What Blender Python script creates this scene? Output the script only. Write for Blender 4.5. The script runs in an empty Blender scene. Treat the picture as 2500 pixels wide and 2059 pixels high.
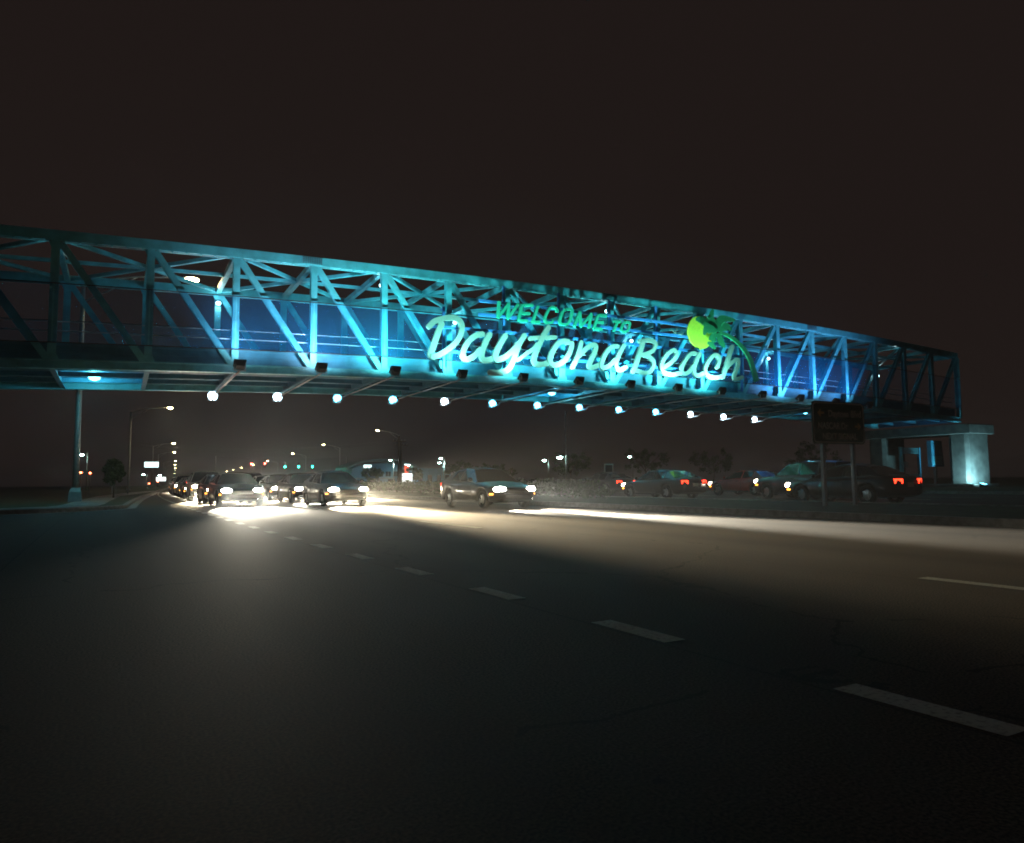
import bpy, math, random
from mathutils import Vector, Matrix
PI = math.pi
random.seed(7)
SC = bpy.context.scene
COL = SC.collection

# ------------------------------------------------------------------ camera
cam_d = bpy.data.cameras.new('camera'); cam = bpy.data.objects.new('camera', cam_d); COL.objects.link(cam)
RX = Vector((0.877221, -0.479986, -0.009863)); UP = Vector((-0.030377, -0.075995, 0.996645)); FW = Vector((0.479125, 0.873978, 0.081245))
CM = Matrix((RX, UP, -FW)).transposed().to_4x4(); CM.translation = Vector((0, 0, 0.944))
cam.matrix_world = CM
cam_d.sensor_width = 36; cam_d.lens = 36 * 1772 / 2500; cam_d.shift_x = -19 / 2500
cam_d.clip_start = 0.05; cam_d.clip_end = 5000
SC.camera = cam

# ------------------------------------------------------------------ night sky, exposure
w = bpy.data.worlds.new('World'); SC.world = w; w.use_nodes = True
bg = w.node_tree.nodes['Background']
bg.inputs['Color'].default_value = (1.0, 0.68, 0.61, 1); bg.inputs['Strength'].default_value = 0.0132
SC.view_settings.view_transform = 'Standard'; SC.view_settings.look = 'None'
SC.view_settings.exposure = 0; SC.view_settings.gamma = 1; SC.view_settings.use_curve_mapping = False
SC.render.engine = 'CYCLES'
SC.cycles.use_denoising = True
try: SC.cycles.denoiser = 'OPENIMAGEDENOISE'
except Exception: pass
SC.cycles.filter_width = 1.8
SC.cycles.max_bounces = 6; SC.cycles.diffuse_bounces = 3; SC.cycles.glossy_bounces = 3
SC.cycles.transparent_max_bounces = 24; SC.cycles.volume_bounces = 0
SC.cycles.sample_clamp_indirect = 4; SC.cycles.sample_clamp_direct = 0
SC.cycles.use_light_tree = True; SC.cycles.caustics_reflective = False; SC.cycles.caustics_refractive = False

# ------------------------------------------------------------------ materials
def nodes(m): return m.node_tree.nodes, m.node_tree.links
def mat(name, col, rough=0.6, metal=0.0, noise=0.0, scale=8.0, bump=0.0, spec=0.5, coat=0.0, objcol=False):
    m = bpy.data.materials.new(name); m.use_nodes = True
    N, L = nodes(m); b = N['Principled BSDF']
    b.inputs['Base Color'].default_value = (*col, 1); b.inputs['Roughness'].default_value = rough
    b.inputs['Metallic'].default_value = metal; b.inputs['Specular IOR Level'].default_value = spec
    b.inputs['Coat Weight'].default_value = coat
    if noise or bump:
        tc = N.new('ShaderNodeTexCoord'); nz = N.new('ShaderNodeTexNoise'); nz.inputs['Scale'].default_value = scale
        nz.inputs['Detail'].default_value = 6
        L.new(tc.outputs['Object'], nz.inputs['Vector'])
        if noise:
            mx = N.new('ShaderNodeMix'); mx.data_type = 'RGBA'; mx.blend_type = 'MULTIPLY'; mx.inputs['Factor'].default_value = noise
            mx.inputs['A'].default_value = (*col, 1); L.new(nz.outputs['Color'], mx.inputs['B'])
            cr = N.new('ShaderNodeValToRGB'); cr.color_ramp.elements[0].position = 0.3; cr.color_ramp.elements[0].color = (0.25, 0.25, 0.25, 1)
            cr.color_ramp.elements[1].position = 0.7; cr.color_ramp.elements[1].color = (1.25, 1.25, 1.25, 1)
            L.new(nz.outputs['Fac'], cr.inputs['Fac']); L.new(cr.outputs['Color'], mx.inputs['B'])
            L.new(mx.outputs['Result'], b.inputs['Base Color'])
        if bump:
            bp = N.new('ShaderNodeBump'); bp.inputs['Strength'].default_value = bump; bp.inputs['Distance'].default_value = 0.02
            L.new(nz.outputs['Fac'], bp.inputs['Height']); L.new(bp.outputs['Normal'], b.inputs['Normal'])
    if objcol:
        oi = N.new('ShaderNodeObjectInfo'); L.new(oi.outputs['Color'], b.inputs['Base Color'])
    return m
def emit(name, col, s, sampling='NONE'):
    m = bpy.data.materials.new(name); m.use_nodes = True
    N, L = nodes(m); b = N['Principled BSDF']
    b.inputs['Base Color'].default_value = (0.02, 0.02, 0.02, 1)
    b.inputs['Emission Color'].default_value = (*col, 1); b.inputs['Emission Strength'].default_value = s
    m.cycles.emission_sampling = sampling
    return m

def asphalt_mat(name, base):
    m = bpy.data.materials.new(name); m.use_nodes = True
    N, L = nodes(m); b = N['Principled BSDF']
    tc = N.new('ShaderNodeTexCoord')
    big = N.new('ShaderNodeTexNoise'); big.inputs['Scale'].default_value = 0.35; big.inputs['Detail'].default_value = 5
    mp = N.new('ShaderNodeMapping'); mp.inputs['Scale'].default_value = (1.0, 0.12, 1.0)
    L.new(tc.outputs['Object'], mp.inputs['Vector']); L.new(mp.outputs['Vector'], big.inputs['Vector'])
    fine = N.new('ShaderNodeTexVoronoi'); fine.inputs['Scale'].default_value = 90
    L.new(tc.outputs['Object'], fine.inputs['Vector'])
    grit = N.new('ShaderNodeTexNoise'); grit.inputs['Scale'].default_value = 75; grit.inputs['Detail'].default_value = 3
    L.new(tc.outputs['Object'], grit.inputs['Vector'])
    r1 = N.new('ShaderNodeValToRGB'); e = r1.color_ramp.elements
    e[0].position = 0.3; e[0].color = (base * 0.74, base * 0.56, base * 0.42, 1); e[1].position = 0.7; e[1].color = (base * 1.52, base * 1.18, base * 0.88, 1)
    L.new(big.outputs['Fac'], r1.inputs['Fac'])
    r2 = N.new('ShaderNodeValToRGB'); e = r2.color_ramp.elements
    e[0].position = 0.36; e[0].color = (0.22, 0.22, 0.22, 1); e[1].position = 0.68; e[1].color = (1.95, 1.85, 1.70, 1)
    L.new(grit.outputs['Fac'], r2.inputs['Fac'])
    mx = N.new('ShaderNodeMix'); mx.data_type = 'RGBA'; mx.blend_type = 'MULTIPLY'; mx.inputs['Factor'].default_value = 1
    L.new(r1.outputs['Color'], mx.inputs['A']); L.new(r2.outputs['Color'], mx.inputs['B']); L.new(mx.outputs['Result'], b.inputs['Base Color'])
    # tyre-polished wheel tracks, an oil strip, tar-sealed cracks and saw-cut patches, laid out along the lanes
    uvn = N.new('ShaderNodeUVMap'); uvn.uv_map = 'road'; sp = N.new('ShaderNodeSeparateXYZ'); L.new(uvn.outputs['UV'], sp.inputs['Vector'])
    def mth(op, a, b=None):
        q = N.new('ShaderNodeMath'); q.operation = op
        for k, v in enumerate((a, b)):
            if v is None: continue
            if isinstance(v, (int, float)): q.inputs[k].default_value = v
            else: L.new(v, q.inputs[k])
        return q.outputs[0]
    lane_ph = mth('MULTIPLY', sp.outputs['X'], 2*PI/3.72)
    tracks = mth('MULTIPLY', mth('COSINE', mth('MULTIPLY', lane_ph, 2.0)), -0.10)
    oil = mth('MULTIPLY', mth('POWER', mth('MAXIMUM', mth('MULTIPLY', mth('COSINE', lane_ph), -1.0), 0.0), 8.0), -0.28)
    wn = N.new('ShaderNodeTexNoise'); wn.inputs['Scale'].default_value = 0.9; wn.inputs['Detail'].default_value = 6; L.new(mp.outputs['Vector'], wn.inputs['Vector'])
    wear = mth('ADD', mth('MULTIPLY', mth('ADD', tracks, oil), mth('MULTIPLY', wn.outputs['Fac'], 1.8)), 1.0)
    dn = N.new('ShaderNodeTexNoise'); dn.inputs['Scale'].default_value = 1.3; dn.inputs['Detail'].default_value = 5; L.new(tc.outputs['Object'], dn.inputs['Vector'])
    dm = N.new('ShaderNodeMix'); dm.data_type = 'RGBA'; dm.blend_type = 'ADD'; dm.inputs['Factor'].default_value = 0.9
    L.new(tc.outputs['Object'], dm.inputs['A']); L.new(dn.outputs['Color'], dm.inputs['B'])
    ck = N.new('ShaderNodeTexVoronoi'); ck.feature = 'DISTANCE_TO_EDGE'; ck.inputs['Scale'].default_value = 0.22; L.new(dm.outputs['Result'], ck.inputs['Vector'])
    crack = mth('MULTIPLY', mth('LESS_THAN', ck.outputs['Distance'], 0.0035), mth('GREATER_THAN', wn.outputs['Fac'], 0.46))
    br = N.new('ShaderNodeTexBrick'); br.inputs['Scale'].default_value = 1.0; br.inputs['Mortar Size'].default_value = 0.012; br.inputs['Brick Width'].default_value = 23.0; br.inputs['Row Height'].default_value = 3.72
    br.inputs['Color1'].default_value = (1.0,1.0,1.0,1); br.inputs['Color2'].default_value = (0.84,0.84,0.84,1); br.inputs['Mortar'].default_value = (0.45,0.45,0.45,1)
    cb = N.new('ShaderNodeCombineXYZ'); L.new(sp.outputs['Y'], cb.inputs['X']); L.new(mth('ADD', sp.outputs['X'], 0.11), cb.inputs['Y']); L.new(cb.outputs[0], br.inputs['Vector'])
    fac = mth('MULTIPLY', wear, mth('SUBTRACT', 1.0, mth('MULTIPLY', crack, 0.62)))
    m2 = N.new('ShaderNodeMix'); m2.data_type = 'RGBA'; m2.blend_type = 'MULTIPLY'; m2.inputs['Factor'].default_value = 1
    L.new(mx.outputs['Result'], m2.inputs['A']); L.new(fac, m2.inputs['B'])
    m3 = N.new('ShaderNodeMix'); m3.data_type = 'RGBA'; m3.blend_type = 'MULTIPLY'; m3.inputs['Factor'].default_value = 1
    L.new(m2.outputs['Result'], m3.inputs['A']); L.new(br.outputs['Color'], m3.inputs['B']); L.new(m3.outputs['Result'], b.inputs['Base Color'])
    bp = N.new('ShaderNodeBump'); bp.inputs['Strength'].default_value = 0.07; bp.inputs['Distance'].default_value = 0.004
    L.new(fine.outputs['Distance'], bp.inputs['Height']); L.new(bp.outputs['Normal'], b.inputs['Normal'])
    b.inputs['Roughness'].default_value = 0.82; b.inputs['Specular IOR Level'].default_value = 0.35
    return m

def paintline_mat():
    m = bpy.data.materials.new('worn_road_paint'); m.use_nodes = True
    N, L = nodes(m); b = N['Principled BSDF']
    tc = N.new('ShaderNodeNewGeometry'); nz = N.new('ShaderNodeTexNoise'); nz.inputs['Scale'].default_value = 38; nz.inputs['Detail'].default_value = 10
    L.new(tc.outputs['Position'], nz.inputs['Vector'])
    cr = N.new('ShaderNodeValToRGB'); e = cr.color_ramp.elements
    e[0].position = 0.30; e[0].color = (0.20, 0.20, 0.18, 1); e[1].position = 0.50; e[1].color = (0.50, 0.52, 0.45, 1)
    L.new(nz.outputs['Fac'], cr.inputs['Fac']); L.new(cr.outputs['Color'], b.inputs['Base Color'])
    b.inputs['Roughness'].default_value = 0.75
    return m

def screen_mat():
    m = bpy.data.materials.new('blue_mesh_screen'); m.use_nodes = True
    N, L = nodes(m); out = N['Material Output']; N.remove(N['Principled BSDF'])
    tr = N.new('ShaderNodeBsdfTransparent'); tr.inputs['Color'].default_value = (0.93, 0.96, 1, 1)
    df = N.new('ShaderNodeBsdfDiffuse'); df.inputs['Color'].default_value = (0.02, 0.32, 0.70, 1)
    tl = N.new('ShaderNodeBsdfTranslucent'); tl.inputs['Color'].default_value = (0.02, 0.32, 0.70, 1)
    a = N.new('ShaderNodeMixShader'); a.inputs['Fac'].default_value = 0.4
    L.new(df.outputs[0], a.inputs[1]); L.new(tl.outputs[0], a.inputs[2])
    x = N.new('ShaderNodeMixShader'); x.inputs['Fac'].default_value = 0.075
    L.new(tr.outputs[0], x.inputs[1]); L.new(a.outputs[0], x.inputs[2]); L.new(x.outputs[0], out.inputs['Surface'])
    return m

M = dict(
    steel=mat('bridge_paint', (0.11, 0.48, 0.56), 0.42, noise=0.5, scale=1.7, bump=0.12),
    steel_dark=mat('bridge_deck_steel', (0.035, 0.20, 0.31), 0.55, noise=0.4, scale=2.0),
    bolt=mat('bolt_steel', (0.10, 0.16, 0.19), 0.5),
    railm=mat('handrail_steel', (0.55, 0.60, 0.62), 0.35, metal=0.6),
    signrail=mat('sign_frame_blue', (0.05, 0.20, 0.50), 0.5),
    letter=mat('white_letter', (0.27, 0.29, 0.24), 0.55, noise=0.12, scale=14),
    block=mat('green_letter', (0.03, 0.42, 0.25), 0.55, noise=0.15, scale=14),
    sun=mat('yellow_sun', (0.82, 0.74, 0.05), 0.6, noise=0.15, scale=10),
    palm=mat('palm_green', (0.03, 0.26, 0.10), 0.6, noise=0.3, scale=8),
    housing=mat('dark_housing', (0.02, 0.02, 0.022), 0.5),
    arm=mat('galvanised', (0.33, 0.35, 0.35), 0.5, metal=0.3, noise=0.25, scale=6),
    pierc=mat('stained_concrete', (0.15, 0.145, 0.13), 0.9, noise=0.6, scale=1.6, bump=0.4),
    concrete=mat('concrete', (0.36, 0.35, 0.32), 0.85, noise=0.45, scale=4, bump=0.3),
    kerb=mat('kerb_concrete', (0.30, 0.29, 0.26), 0.85, noise=0.5, scale=6, bump=0.3),
    asphalt=asphalt_mat('asphalt', 0.07),
    lane=paintline_mat(),
    grass=mat('dark_grass', (0.045, 0.065, 0.022), 0.95, noise=0.7, scale=3, bump=0.6),
    soil=mat('ground_soil', (0.05, 0.05, 0.035), 0.95, noise=0.6, scale=0.6),
    leaf=mat('leaves', (0.05, 0.11, 0.03), 0.7, noise=0.6, scale=1.5),
    bark=mat('bark', (0.12, 0.09, 0.06), 0.9, noise=0.6, scale=9, bump=0.5),
    screen=screen_mat(),
    paint=mat('car_paint', (0.5, 0.5, 0.5), 0.32, metal=0.15, coat=0.6, objcol=True),
    glass=mat('car_glass', (0.012, 0.014, 0.016), 0.08, spec=0.6),
    rubber=mat('tyre_rubber', (0.015, 0.015, 0.015), 0.8),
    rim=mat('alloy_rim', (0.45, 0.46, 0.47), 0.35, metal=0.8),
    trim=mat('black_trim', (0.012, 0.012, 0.013), 0.5),
    lamp_off=mat('dark_lens', (0.10, 0.02, 0.02), 0.2),
    signgreen=mat('guide_sign_green', (0.012, 0.05, 0.03), 0.6),
    signwhite=mat('guide_sign_white', (0.75, 0.75, 0.66), 0.6),
    signgold=mat('guide_sign_arrow', (0.78, 0.58, 0.22), 0.6),
    wall_blue=mat('pale_blue_wall', (0.20, 0.42, 0.60), 0.8, noise=0.3, scale=0.6),
    wall_grey=mat('grey_wall', (0.30, 0.34, 0.36), 0.85, noise=0.3, scale=0.6),
    roofm=mat('roof_sheet', (0.22, 0.30, 0.36), 0.5, noise=0.2, scale=1),
    wood=mat('weathered_pole_wood', (0.16, 0.12, 0.08), 0.9, noise=0.6, scale=9),
    window=mat('dark_window', (0.015, 0.02, 0.03), 0.1),
    head=emit('headlight_glow', (1.0, 0.90, 0.68), 60),
    headw=emit('headlight_white_glow', (1.0, 0.97, 0.90), 60),
    amber=emit('amber_marker_glow', (1.0, 0.36, 0.04), 6),
    tail=emit('tail_light_glow', (1.0, 0.035, 0.012), 6),
    flood_w=emit('flood_lens_white', (0.62, 0.86, 1.0), 16),
    flood_c=emit('flood_lens_cyan', (0.14, 0.72, 1.0), 10),
    lampc=emit('bridge_lamp_glow', (0.45, 0.92, 1.0), 9),
    sodium=emit('street_lamp_glow', (1.0, 0.80, 0.36), 90),
    mercury=emit('lot_lamp_glow', (0.60, 1.0, 0.90), 80),
    sig_r=emit('signal_red_glow', (1.0, 0.04, 0.025), 110),
    sig_g=emit('signal_green_glow', (0.015, 1.0, 0.64), 70),
    sign_lit=emit('lit_sign_face', (0.72, 1.0, 1.0), 2.2),
    sign_litw=emit('lit_sign_white', (0.95, 1.0, 0.96), 1.6),
    redbeacon=emit('red_beacon_glow', (1.0, 0.10, 0.04), 40),
    brand_red=emit('lit_red_sign', (1.0, 0.12, 0.05), 1.2),
)

# ------------------------------------------------------------------ mesh helpers
class MB:
    def __init__(s): s.v = []; s.f = []
    def add(s, vs, fs):
        o = len(s.v); s.v += [tuple(v) for v in vs]; s.f += [tuple(i + o for i in f) for f in fs]; return s
    def box(s, x0, x1, y0, y1, z0, z1):
        return s.add([(x0,y0,z0),(x1,y0,z0),(x1,y1,z0),(x0,y1,z0),(x0,y0,z1),(x1,y0,z1),(x1,y1,z1),(x0,y1,z1)],
                     [(0,3,2,1),(4,5,6,7),(0,1,5,4),(1,2,6,5),(2,3,7,6),(3,0,4,7)])
    def bar(s, a, b, wd, ht, up=(0,0,1)):        # rectangular bar from a to b; ht measured along up
        a = Vector(a); b = Vector(b); d = (b - a).normalized(); up = Vector(up)
        sd = d.cross(up)
        if sd.length < 1e-4: sd = d.cross(Vector((1,0,0)))
        sd.normalize(); u = sd.cross(d).normalized()
        q = [sd*(-wd/2)+u*(-ht/2), sd*(wd/2)+u*(-ht/2), sd*(wd/2)+u*(ht/2), sd*(-wd/2)+u*(ht/2)]
        return s.add([a+k for k in q]+[b+k for k in q], [(0,3,2,1),(4,5,6,7),(0,1,5,4),(1,2,6,5),(2,3,7,6),(3,0,4,7)])
    def tube(s, pts, rad, n=8, cap=True):
        pts = [Vector(p) for p in pts]; m = len(pts)
        if not isinstance(rad, (list, tuple)): rad = [rad]*m
        vs = []; ref = None
        for i, p in enumerate(pts):
            d = (pts[min(i+1,m-1)] - pts[max(i-1,0)]).normalized()
            if ref is None: ref = Vector((0,0,1)) if abs(d.z) < 0.9 else Vector((1,0,0))
            sd = d.cross(ref).normalized(); u = sd.cross(d).normalized(); ref = u
            vs += [p + (sd*math.cos(2*PI*k/n) + u*math.sin(2*PI*k/n))*rad[i] for k in range(n)]
        fs = [(i*n+k, i*n+(k+1)%n, (i+1)*n+(k+1)%n, (i+1)*n+k) for i in range(m-1) for k in range(n)]
        if cap: fs += [tuple(range(n-1,-1,-1)), tuple((m-1)*n+k for k in range(n))]
        return s.add(vs, fs)
    def sweep(s, pts, prof):                     # prof: list of (y,z) closed; swept along pts in the x-z plane
        m = len(pts); n = len(prof); vs = []
        for (x, y, z) in pts: vs += [(x, y+a, z+b) for a, b in prof]
        fs = [(i*n+k, i*n+(k+1)%n, (i+1)*n+(k+1)%n, (i+1)*n+k) for i in range(m-1) for k in range(n)]
        fs += [tuple(range(n-1,-1,-1)), tuple((m-1)*n+k for k in range(n))]
        return s.add(vs, fs)
    def prism_xz(s, poly, y0, y1):               # polygon in x,z extruded along y
        n = len(poly)
        vs = [(x,y0,z) for x,z in poly]+[(x,y1,z) for x,z in poly]
        fs = [tuple(range(n)), tuple(range(2*n-1,n-1,-1))]+[(k,n+k,n+(k+1)%n,(k+1)%n) for k in range(n)]
        return s.add(vs, fs)
    def prism_xy(s, poly, z0, z1):
        n = len(poly)
        vs = [(x,y,z0) for x,y in poly]+[(x,y,z1) for x,y in poly]
        fs = [tuple(range(n-1,-1,-1)), tuple(range(n,2*n))]+[(k,(k+1)%n,n+(k+1)%n,n+k) for k in range(n)]
        return s.add(vs, fs)
    def ell(s, c, r, n=12, m=8):
        vs = [(c[0],c[1],c[2]-r[2])]
        for j in range(1,m):
            a = -PI/2 + PI*j/m
            vs += [(c[0]+r[0]*math.cos(a)*math.cos(2*PI*k/n), c[1]+r[1]*math.cos(a)*math.sin(2*PI*k/n), c[2]+r[2]*math.sin(a)) for k in range(n)]
        vs.append((c[0],c[1],c[2]+r[2])); t = len(vs)-1
        fs = [(0,1+(k+1)%n,1+k) for k in range(n)]
        for j in range(m-2): fs += [(1+j*n+k,1+j*n+(k+1)%n,1+(j+1)*n+(k+1)%n,1+(j+1)*n+k) for k in range(n)]
        fs += [(t,1+(m-2)*n+k,1+(m-2)*n+(k+1)%n) for k in range(n)]
        return s.add(vs, fs)
    def mesh(s, name, m, smooth=False):
        me = bpy.data.meshes.new(name); me.from_pydata(s.v, [], s.f); me.update()
        import bmesh
        bm = bmesh.new(); bm.from_mesh(me); bmesh.ops.recalc_face_normals(bm, faces=bm.faces); bm.to_mesh(me); bm.free()
        if smooth:
            for p in me.polygons: p.use_smooth = True
        if m: me.materials.append(m)
        return me
    def build(s, name, m, parent=None, smooth=False, bevel=0):
        o = bpy.data.objects.new(name, s.mesh(name, m, smooth)); COL.objects.link(o)
        if parent: o.parent = parent
        if bevel:
            b = o.modifiers.new('bevel', 'BEVEL'); b.width = bevel; b.segments = 2; b.limit_method = 'ANGLE'
        return o
def link(name, me, parent=None, loc=(0,0,0), rot=(0,0,0)):
    o = bpy.data.objects.new(name, me); COL.objects.link(o); o.parent = parent; o.location = loc; o.rotation_euler = rot
    return o
def tag(o, label, cat, group=None, kind=None):
    if label: o['label'] = label
    if cat: o['category'] = cat
    if group: o['group'] = group
    if kind: o['kind'] = kind
    return o
def structure(o): o['kind'] = 'structure'; return o
def empty(name, loc=(0,0,0), rz=0):
    o = bpy.data.objects.new(name, None); COL.objects.link(o); o.location = loc; o.rotation_euler = (0,0,rz); o.empty_display_size = 0.2
    return o
def copy_tree(o, parent=None):
    c = o.copy(); COL.objects.link(c); c.parent = parent
    for ch in list(o.children): copy_tree(ch, c)
    return c
def light(name, kind, loc, col, power, parent=None, direction=None, size=0.1, angle=None, blend=0.6):
    d = bpy.data.lights.new(name, kind); d.color = col; d.energy = power; d.shadow_soft_size = size
    if kind == 'SPOT': d.spot_size = math.radians(angle); d.spot_blend = blend
    o = bpy.data.objects.new(name, d); COL.objects.link(o); o.location = loc; o.parent = parent
    if direction is not None: o.rotation_euler = Vector(direction).to_track_quat('-Z', 'Y').to_euler()
    return o
ORD = ['first','second','third','fourth','fifth','sixth','seventh','eighth','ninth','tenth','eleventh','twelfth','thirteenth','fourteenth','fifteenth','sixteenth']

# ------------------------------------------------------------------ road layout (a gentle bend to the right)
def xc(y):                                       # the dotted lane line
    if y < 0: return 2.98 - 0.035*y
    if y < 100: return 2.98 - 0.035*y + 0.000475*y*y
    return 4.23 + 0.06*(y-100)
def hd(y): return -0.035 if y < 0 else (-0.035 + 0.00095*y if y < 100 else 0.06)   # dx/dy
def RP(t, y, z=0.0): return (xc(y)+t, y, z)

# ground and road sheets
structure(MB().add([(-400,-200,-0.20),(1000,-200,-0.20),(1000,1200,-0.20),(-400,1200,-0.20)], [(0,1,2,3)]).build('ground', M['soil']))
ys = [-40,-25,-10,0]+[2.5*i for i in range(1,49)]+[130,150,180,230,300,400,550,800,1100]
def strip(name, tl, tr, z, m, y0=-40, y1=1100):
    mb = MB(); Y = [y for y in ys if y0 <= y <= y1]; vs = []
    for y in Y:
        a = tl(y) if callable(tl) else tl; b = tr(y) if callable(tr) else tr
        vs += [RP(a,y,z), RP(b,y,z)]
    o = mb.add(vs, [(2*i,2*i+1,2*i+3,2*i+2) for i in range(len(Y)-1)]).build(name, m)
    uv = o.data.uv_layers.new(name='road')
    for lp in o.data.loops:
        v = o.data.vertices[lp.vertex_index].co; uv.data[lp.index].uv = (v.x-xc(v.y), v.y)
    return o
road = structure(strip('road', -26, 37.5, 0.0, M['asphalt']))

# lane markings: the dotted line, then the skip lines of the through lanes
dash_me = {}
def dash(y0, y1, t, wd=0.16):
    n = 4; vs = []
    for i in range(n+1):
        y = y0+(y1-y0)*i/n; a = hd(y); vs += [(xc(y)+t-wd/2, y, 0.0018), (xc(y)+t+wd/2, y, 0.0018)]
    MB().add(vs, [(2*i,2*i+1,2*i+3,2*i+2) for i in range(n)]).build('lane_dash', M['lane'], road)
for k in range(-1, 34):
    y = 2.26 + 1.8288*k; dash(y-0.72, y, 0)
for t in (3.78,):
    for k in range(-1, 9): dash(1.2+12.19*k, 4.25+12.19*k, t)
for k in range(2, 9): dash(5.2+12.19*k, 8.25+12.19*k, 7.44)
for t in (23.0, 26.7, 30.4):
    for k in range(0, 7): dash(6+12.19*k, 9.05+12.19*k, t)
edge = MB()
def solid(t, y0, y1, wd=0.15):
    vs = []; n = 40
    for i in range(n+1):
        y = y0+(y1-y0)*i/n; vs += [RP(t-wd/2,y,0.0018), RP(t+wd/2,y,0.0018)]
    MB().add(vs, [(2*i,2*i+1,2*i+3,2*i+2) for i in range(n)]).build('edge_line', M['lane'], road)
solid(0, 60.5, 200)

# verge, sidewalk and kerb on the left beyond the driveway
def kt(y): return -2.15 + max(0, min(1, (y-32)/45))*1.7
kl = [(-14,27.2),(-9,27.9),(-5,28.6),(-2.4,29.4),(-0.9,30.6),(-0.1,31.9)] + [(xc(y)+kt(y), y) for y in (33,34.5,36,38,41,45,50,55,60,66,72,78,86,95,110,130,160,200,300,450,700)]
verge_poly = kl + [(-200,700),(-200,24)]
structure(MB().add([(x,y,0.12) for x,y in verge_poly], [tuple(range(len(verge_poly)))]).build('verge', M['grass']))
def off(pl, d):
    out = []
    for i, (x, y) in enumerate(pl):
        a = Vector(pl[max(i-1,0)]); b = Vector(pl[min(i+1,len(pl)-1)]); t = (b-a).normalized(); out.append((x - t.y*d, y + t.x*d))
    return out
k_in = off(kl, 0.16); k_gut = off(kl, -0.32)
mb = MB(); n = len(kl)
vs = []
for i in range(n):
    o_, i_ = kl[i], k_in[i]; vs += [(o_[0],o_[1],-0.02),(o_[0],o_[1],0.13),(o_[0]*0.85+i_[0]*0.15,o_[1]*0.85+i_[1]*0.15,0.152),(i_[0],i_[1],0.152),(i_[0],i_[1],-0.02)]
mb.add(vs, [(5*i+k,5*i+k+1,5*i+k+6,5*i+k+5) for i in range(n-1) for k in range(4)])
structure(mb.build('kerb', M['kerb']))
structure(MB().add([(x,y,0.004) for a in zip(kl,k_gut) for x,y in a], [(2*i,2*i+1,2*i+3,2*i+2) for i in range(n-1)]).build('gutter', M['concrete']))
sw = [(-14,28.4),(-6,29.6),(-2.6,30.7),(-1.3,31.8),(-0.8,33.2),(-0.6,36),(-0.5,42),(0.0,60),(2.0,80),(4.5,100)]
sw2 = [(-14,30.2),(-6.5,31.3),(-3.6,32.2),(-2.5,33.2),(-2.2,34.6),(-2.1,37),(-2.0,42),(-1.5,60),(0.3,80),(2.8,100)]
walk = structure(MB().add([(x,y,0.05) for a in zip(sw,sw2) for x,y in a], [(2*i,2*i+1,2*i+3,2*i+2) for i in range(len(sw)-1)]).build('sidewalk', M['concrete']))
slabs = 0
for i in range(len(sw)-1):
    a0, a1, b0, b1 = map(Vector, (sw[i], sw[i+1], sw2[i], sw2[i+1]))
    m_ = max(1, int((a1-a0).length/1.5))
    if sw[i][1] > 45: m_ = 1
    for j in range(m_):
        f0, f1 = j/m_ + 0.008, (j+1)/m_ - 0.008
        q = [a0.lerp(a1,f0), a0.lerp(a1,f1), b0.lerp(b1,f1), b0.lerp(b1,f0)]
        MB().prism_xy([(v.x,v.y) for v in q][::-1], 0.04, 0.135+random.uniform(-0.004,0.004)).build('slab', M['concrete'], walk)

# median with kerb, planting on it; far verge
def median(y0, y1, t0, t1):
    Y = [y for y in ys if y0 <= y <= y1]; vs = []
    for y in Y:
        e_ = 0
        vs += [RP(t0,y,-0.02), RP(t0+0.02,y,0.15), RP(t0+0.18,y,0.15), RP(t0+0.19,y,0.12), RP(t1-0.19,y,0.12), RP(t1-0.18,y,0.15), RP(t1-0.02,y,0.15), RP(t1,y,-0.02)]
    fk = []; fg = []
    for i in range(len(Y)-1):
        for k in range(7):
            (fg if k == 3 else fk).append((8*i+k,8*i+k+1,8*i+k+9,8*i+k+8))
    a = MB().add(vs, fk).build('median_kerb', M['kerb']); structure(a)
    b = MB().add(vs, fg).build('median', M['grass']); structure(b)
median(-40, 150, 11.6, 18.6)
structure(strip('far_verge', 37.5, 300, 0.10, M['grass']))
mbk = MB(); Y = [y for y in ys if y <= 300]; vs = []
for y in Y: vs += [RP(37.3,y,-0.02), RP(37.32,y,0.15), RP(37.5,y,0.15), RP(37.5,y,0.05)]
structure(mbk.add(vs, [(4*i+k,4*i+k+1,4*i+k+5,4*i+k+4) for i in range(len(Y)-1) for k in range(3)]).build('far_kerb', M['kerb']))

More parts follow.
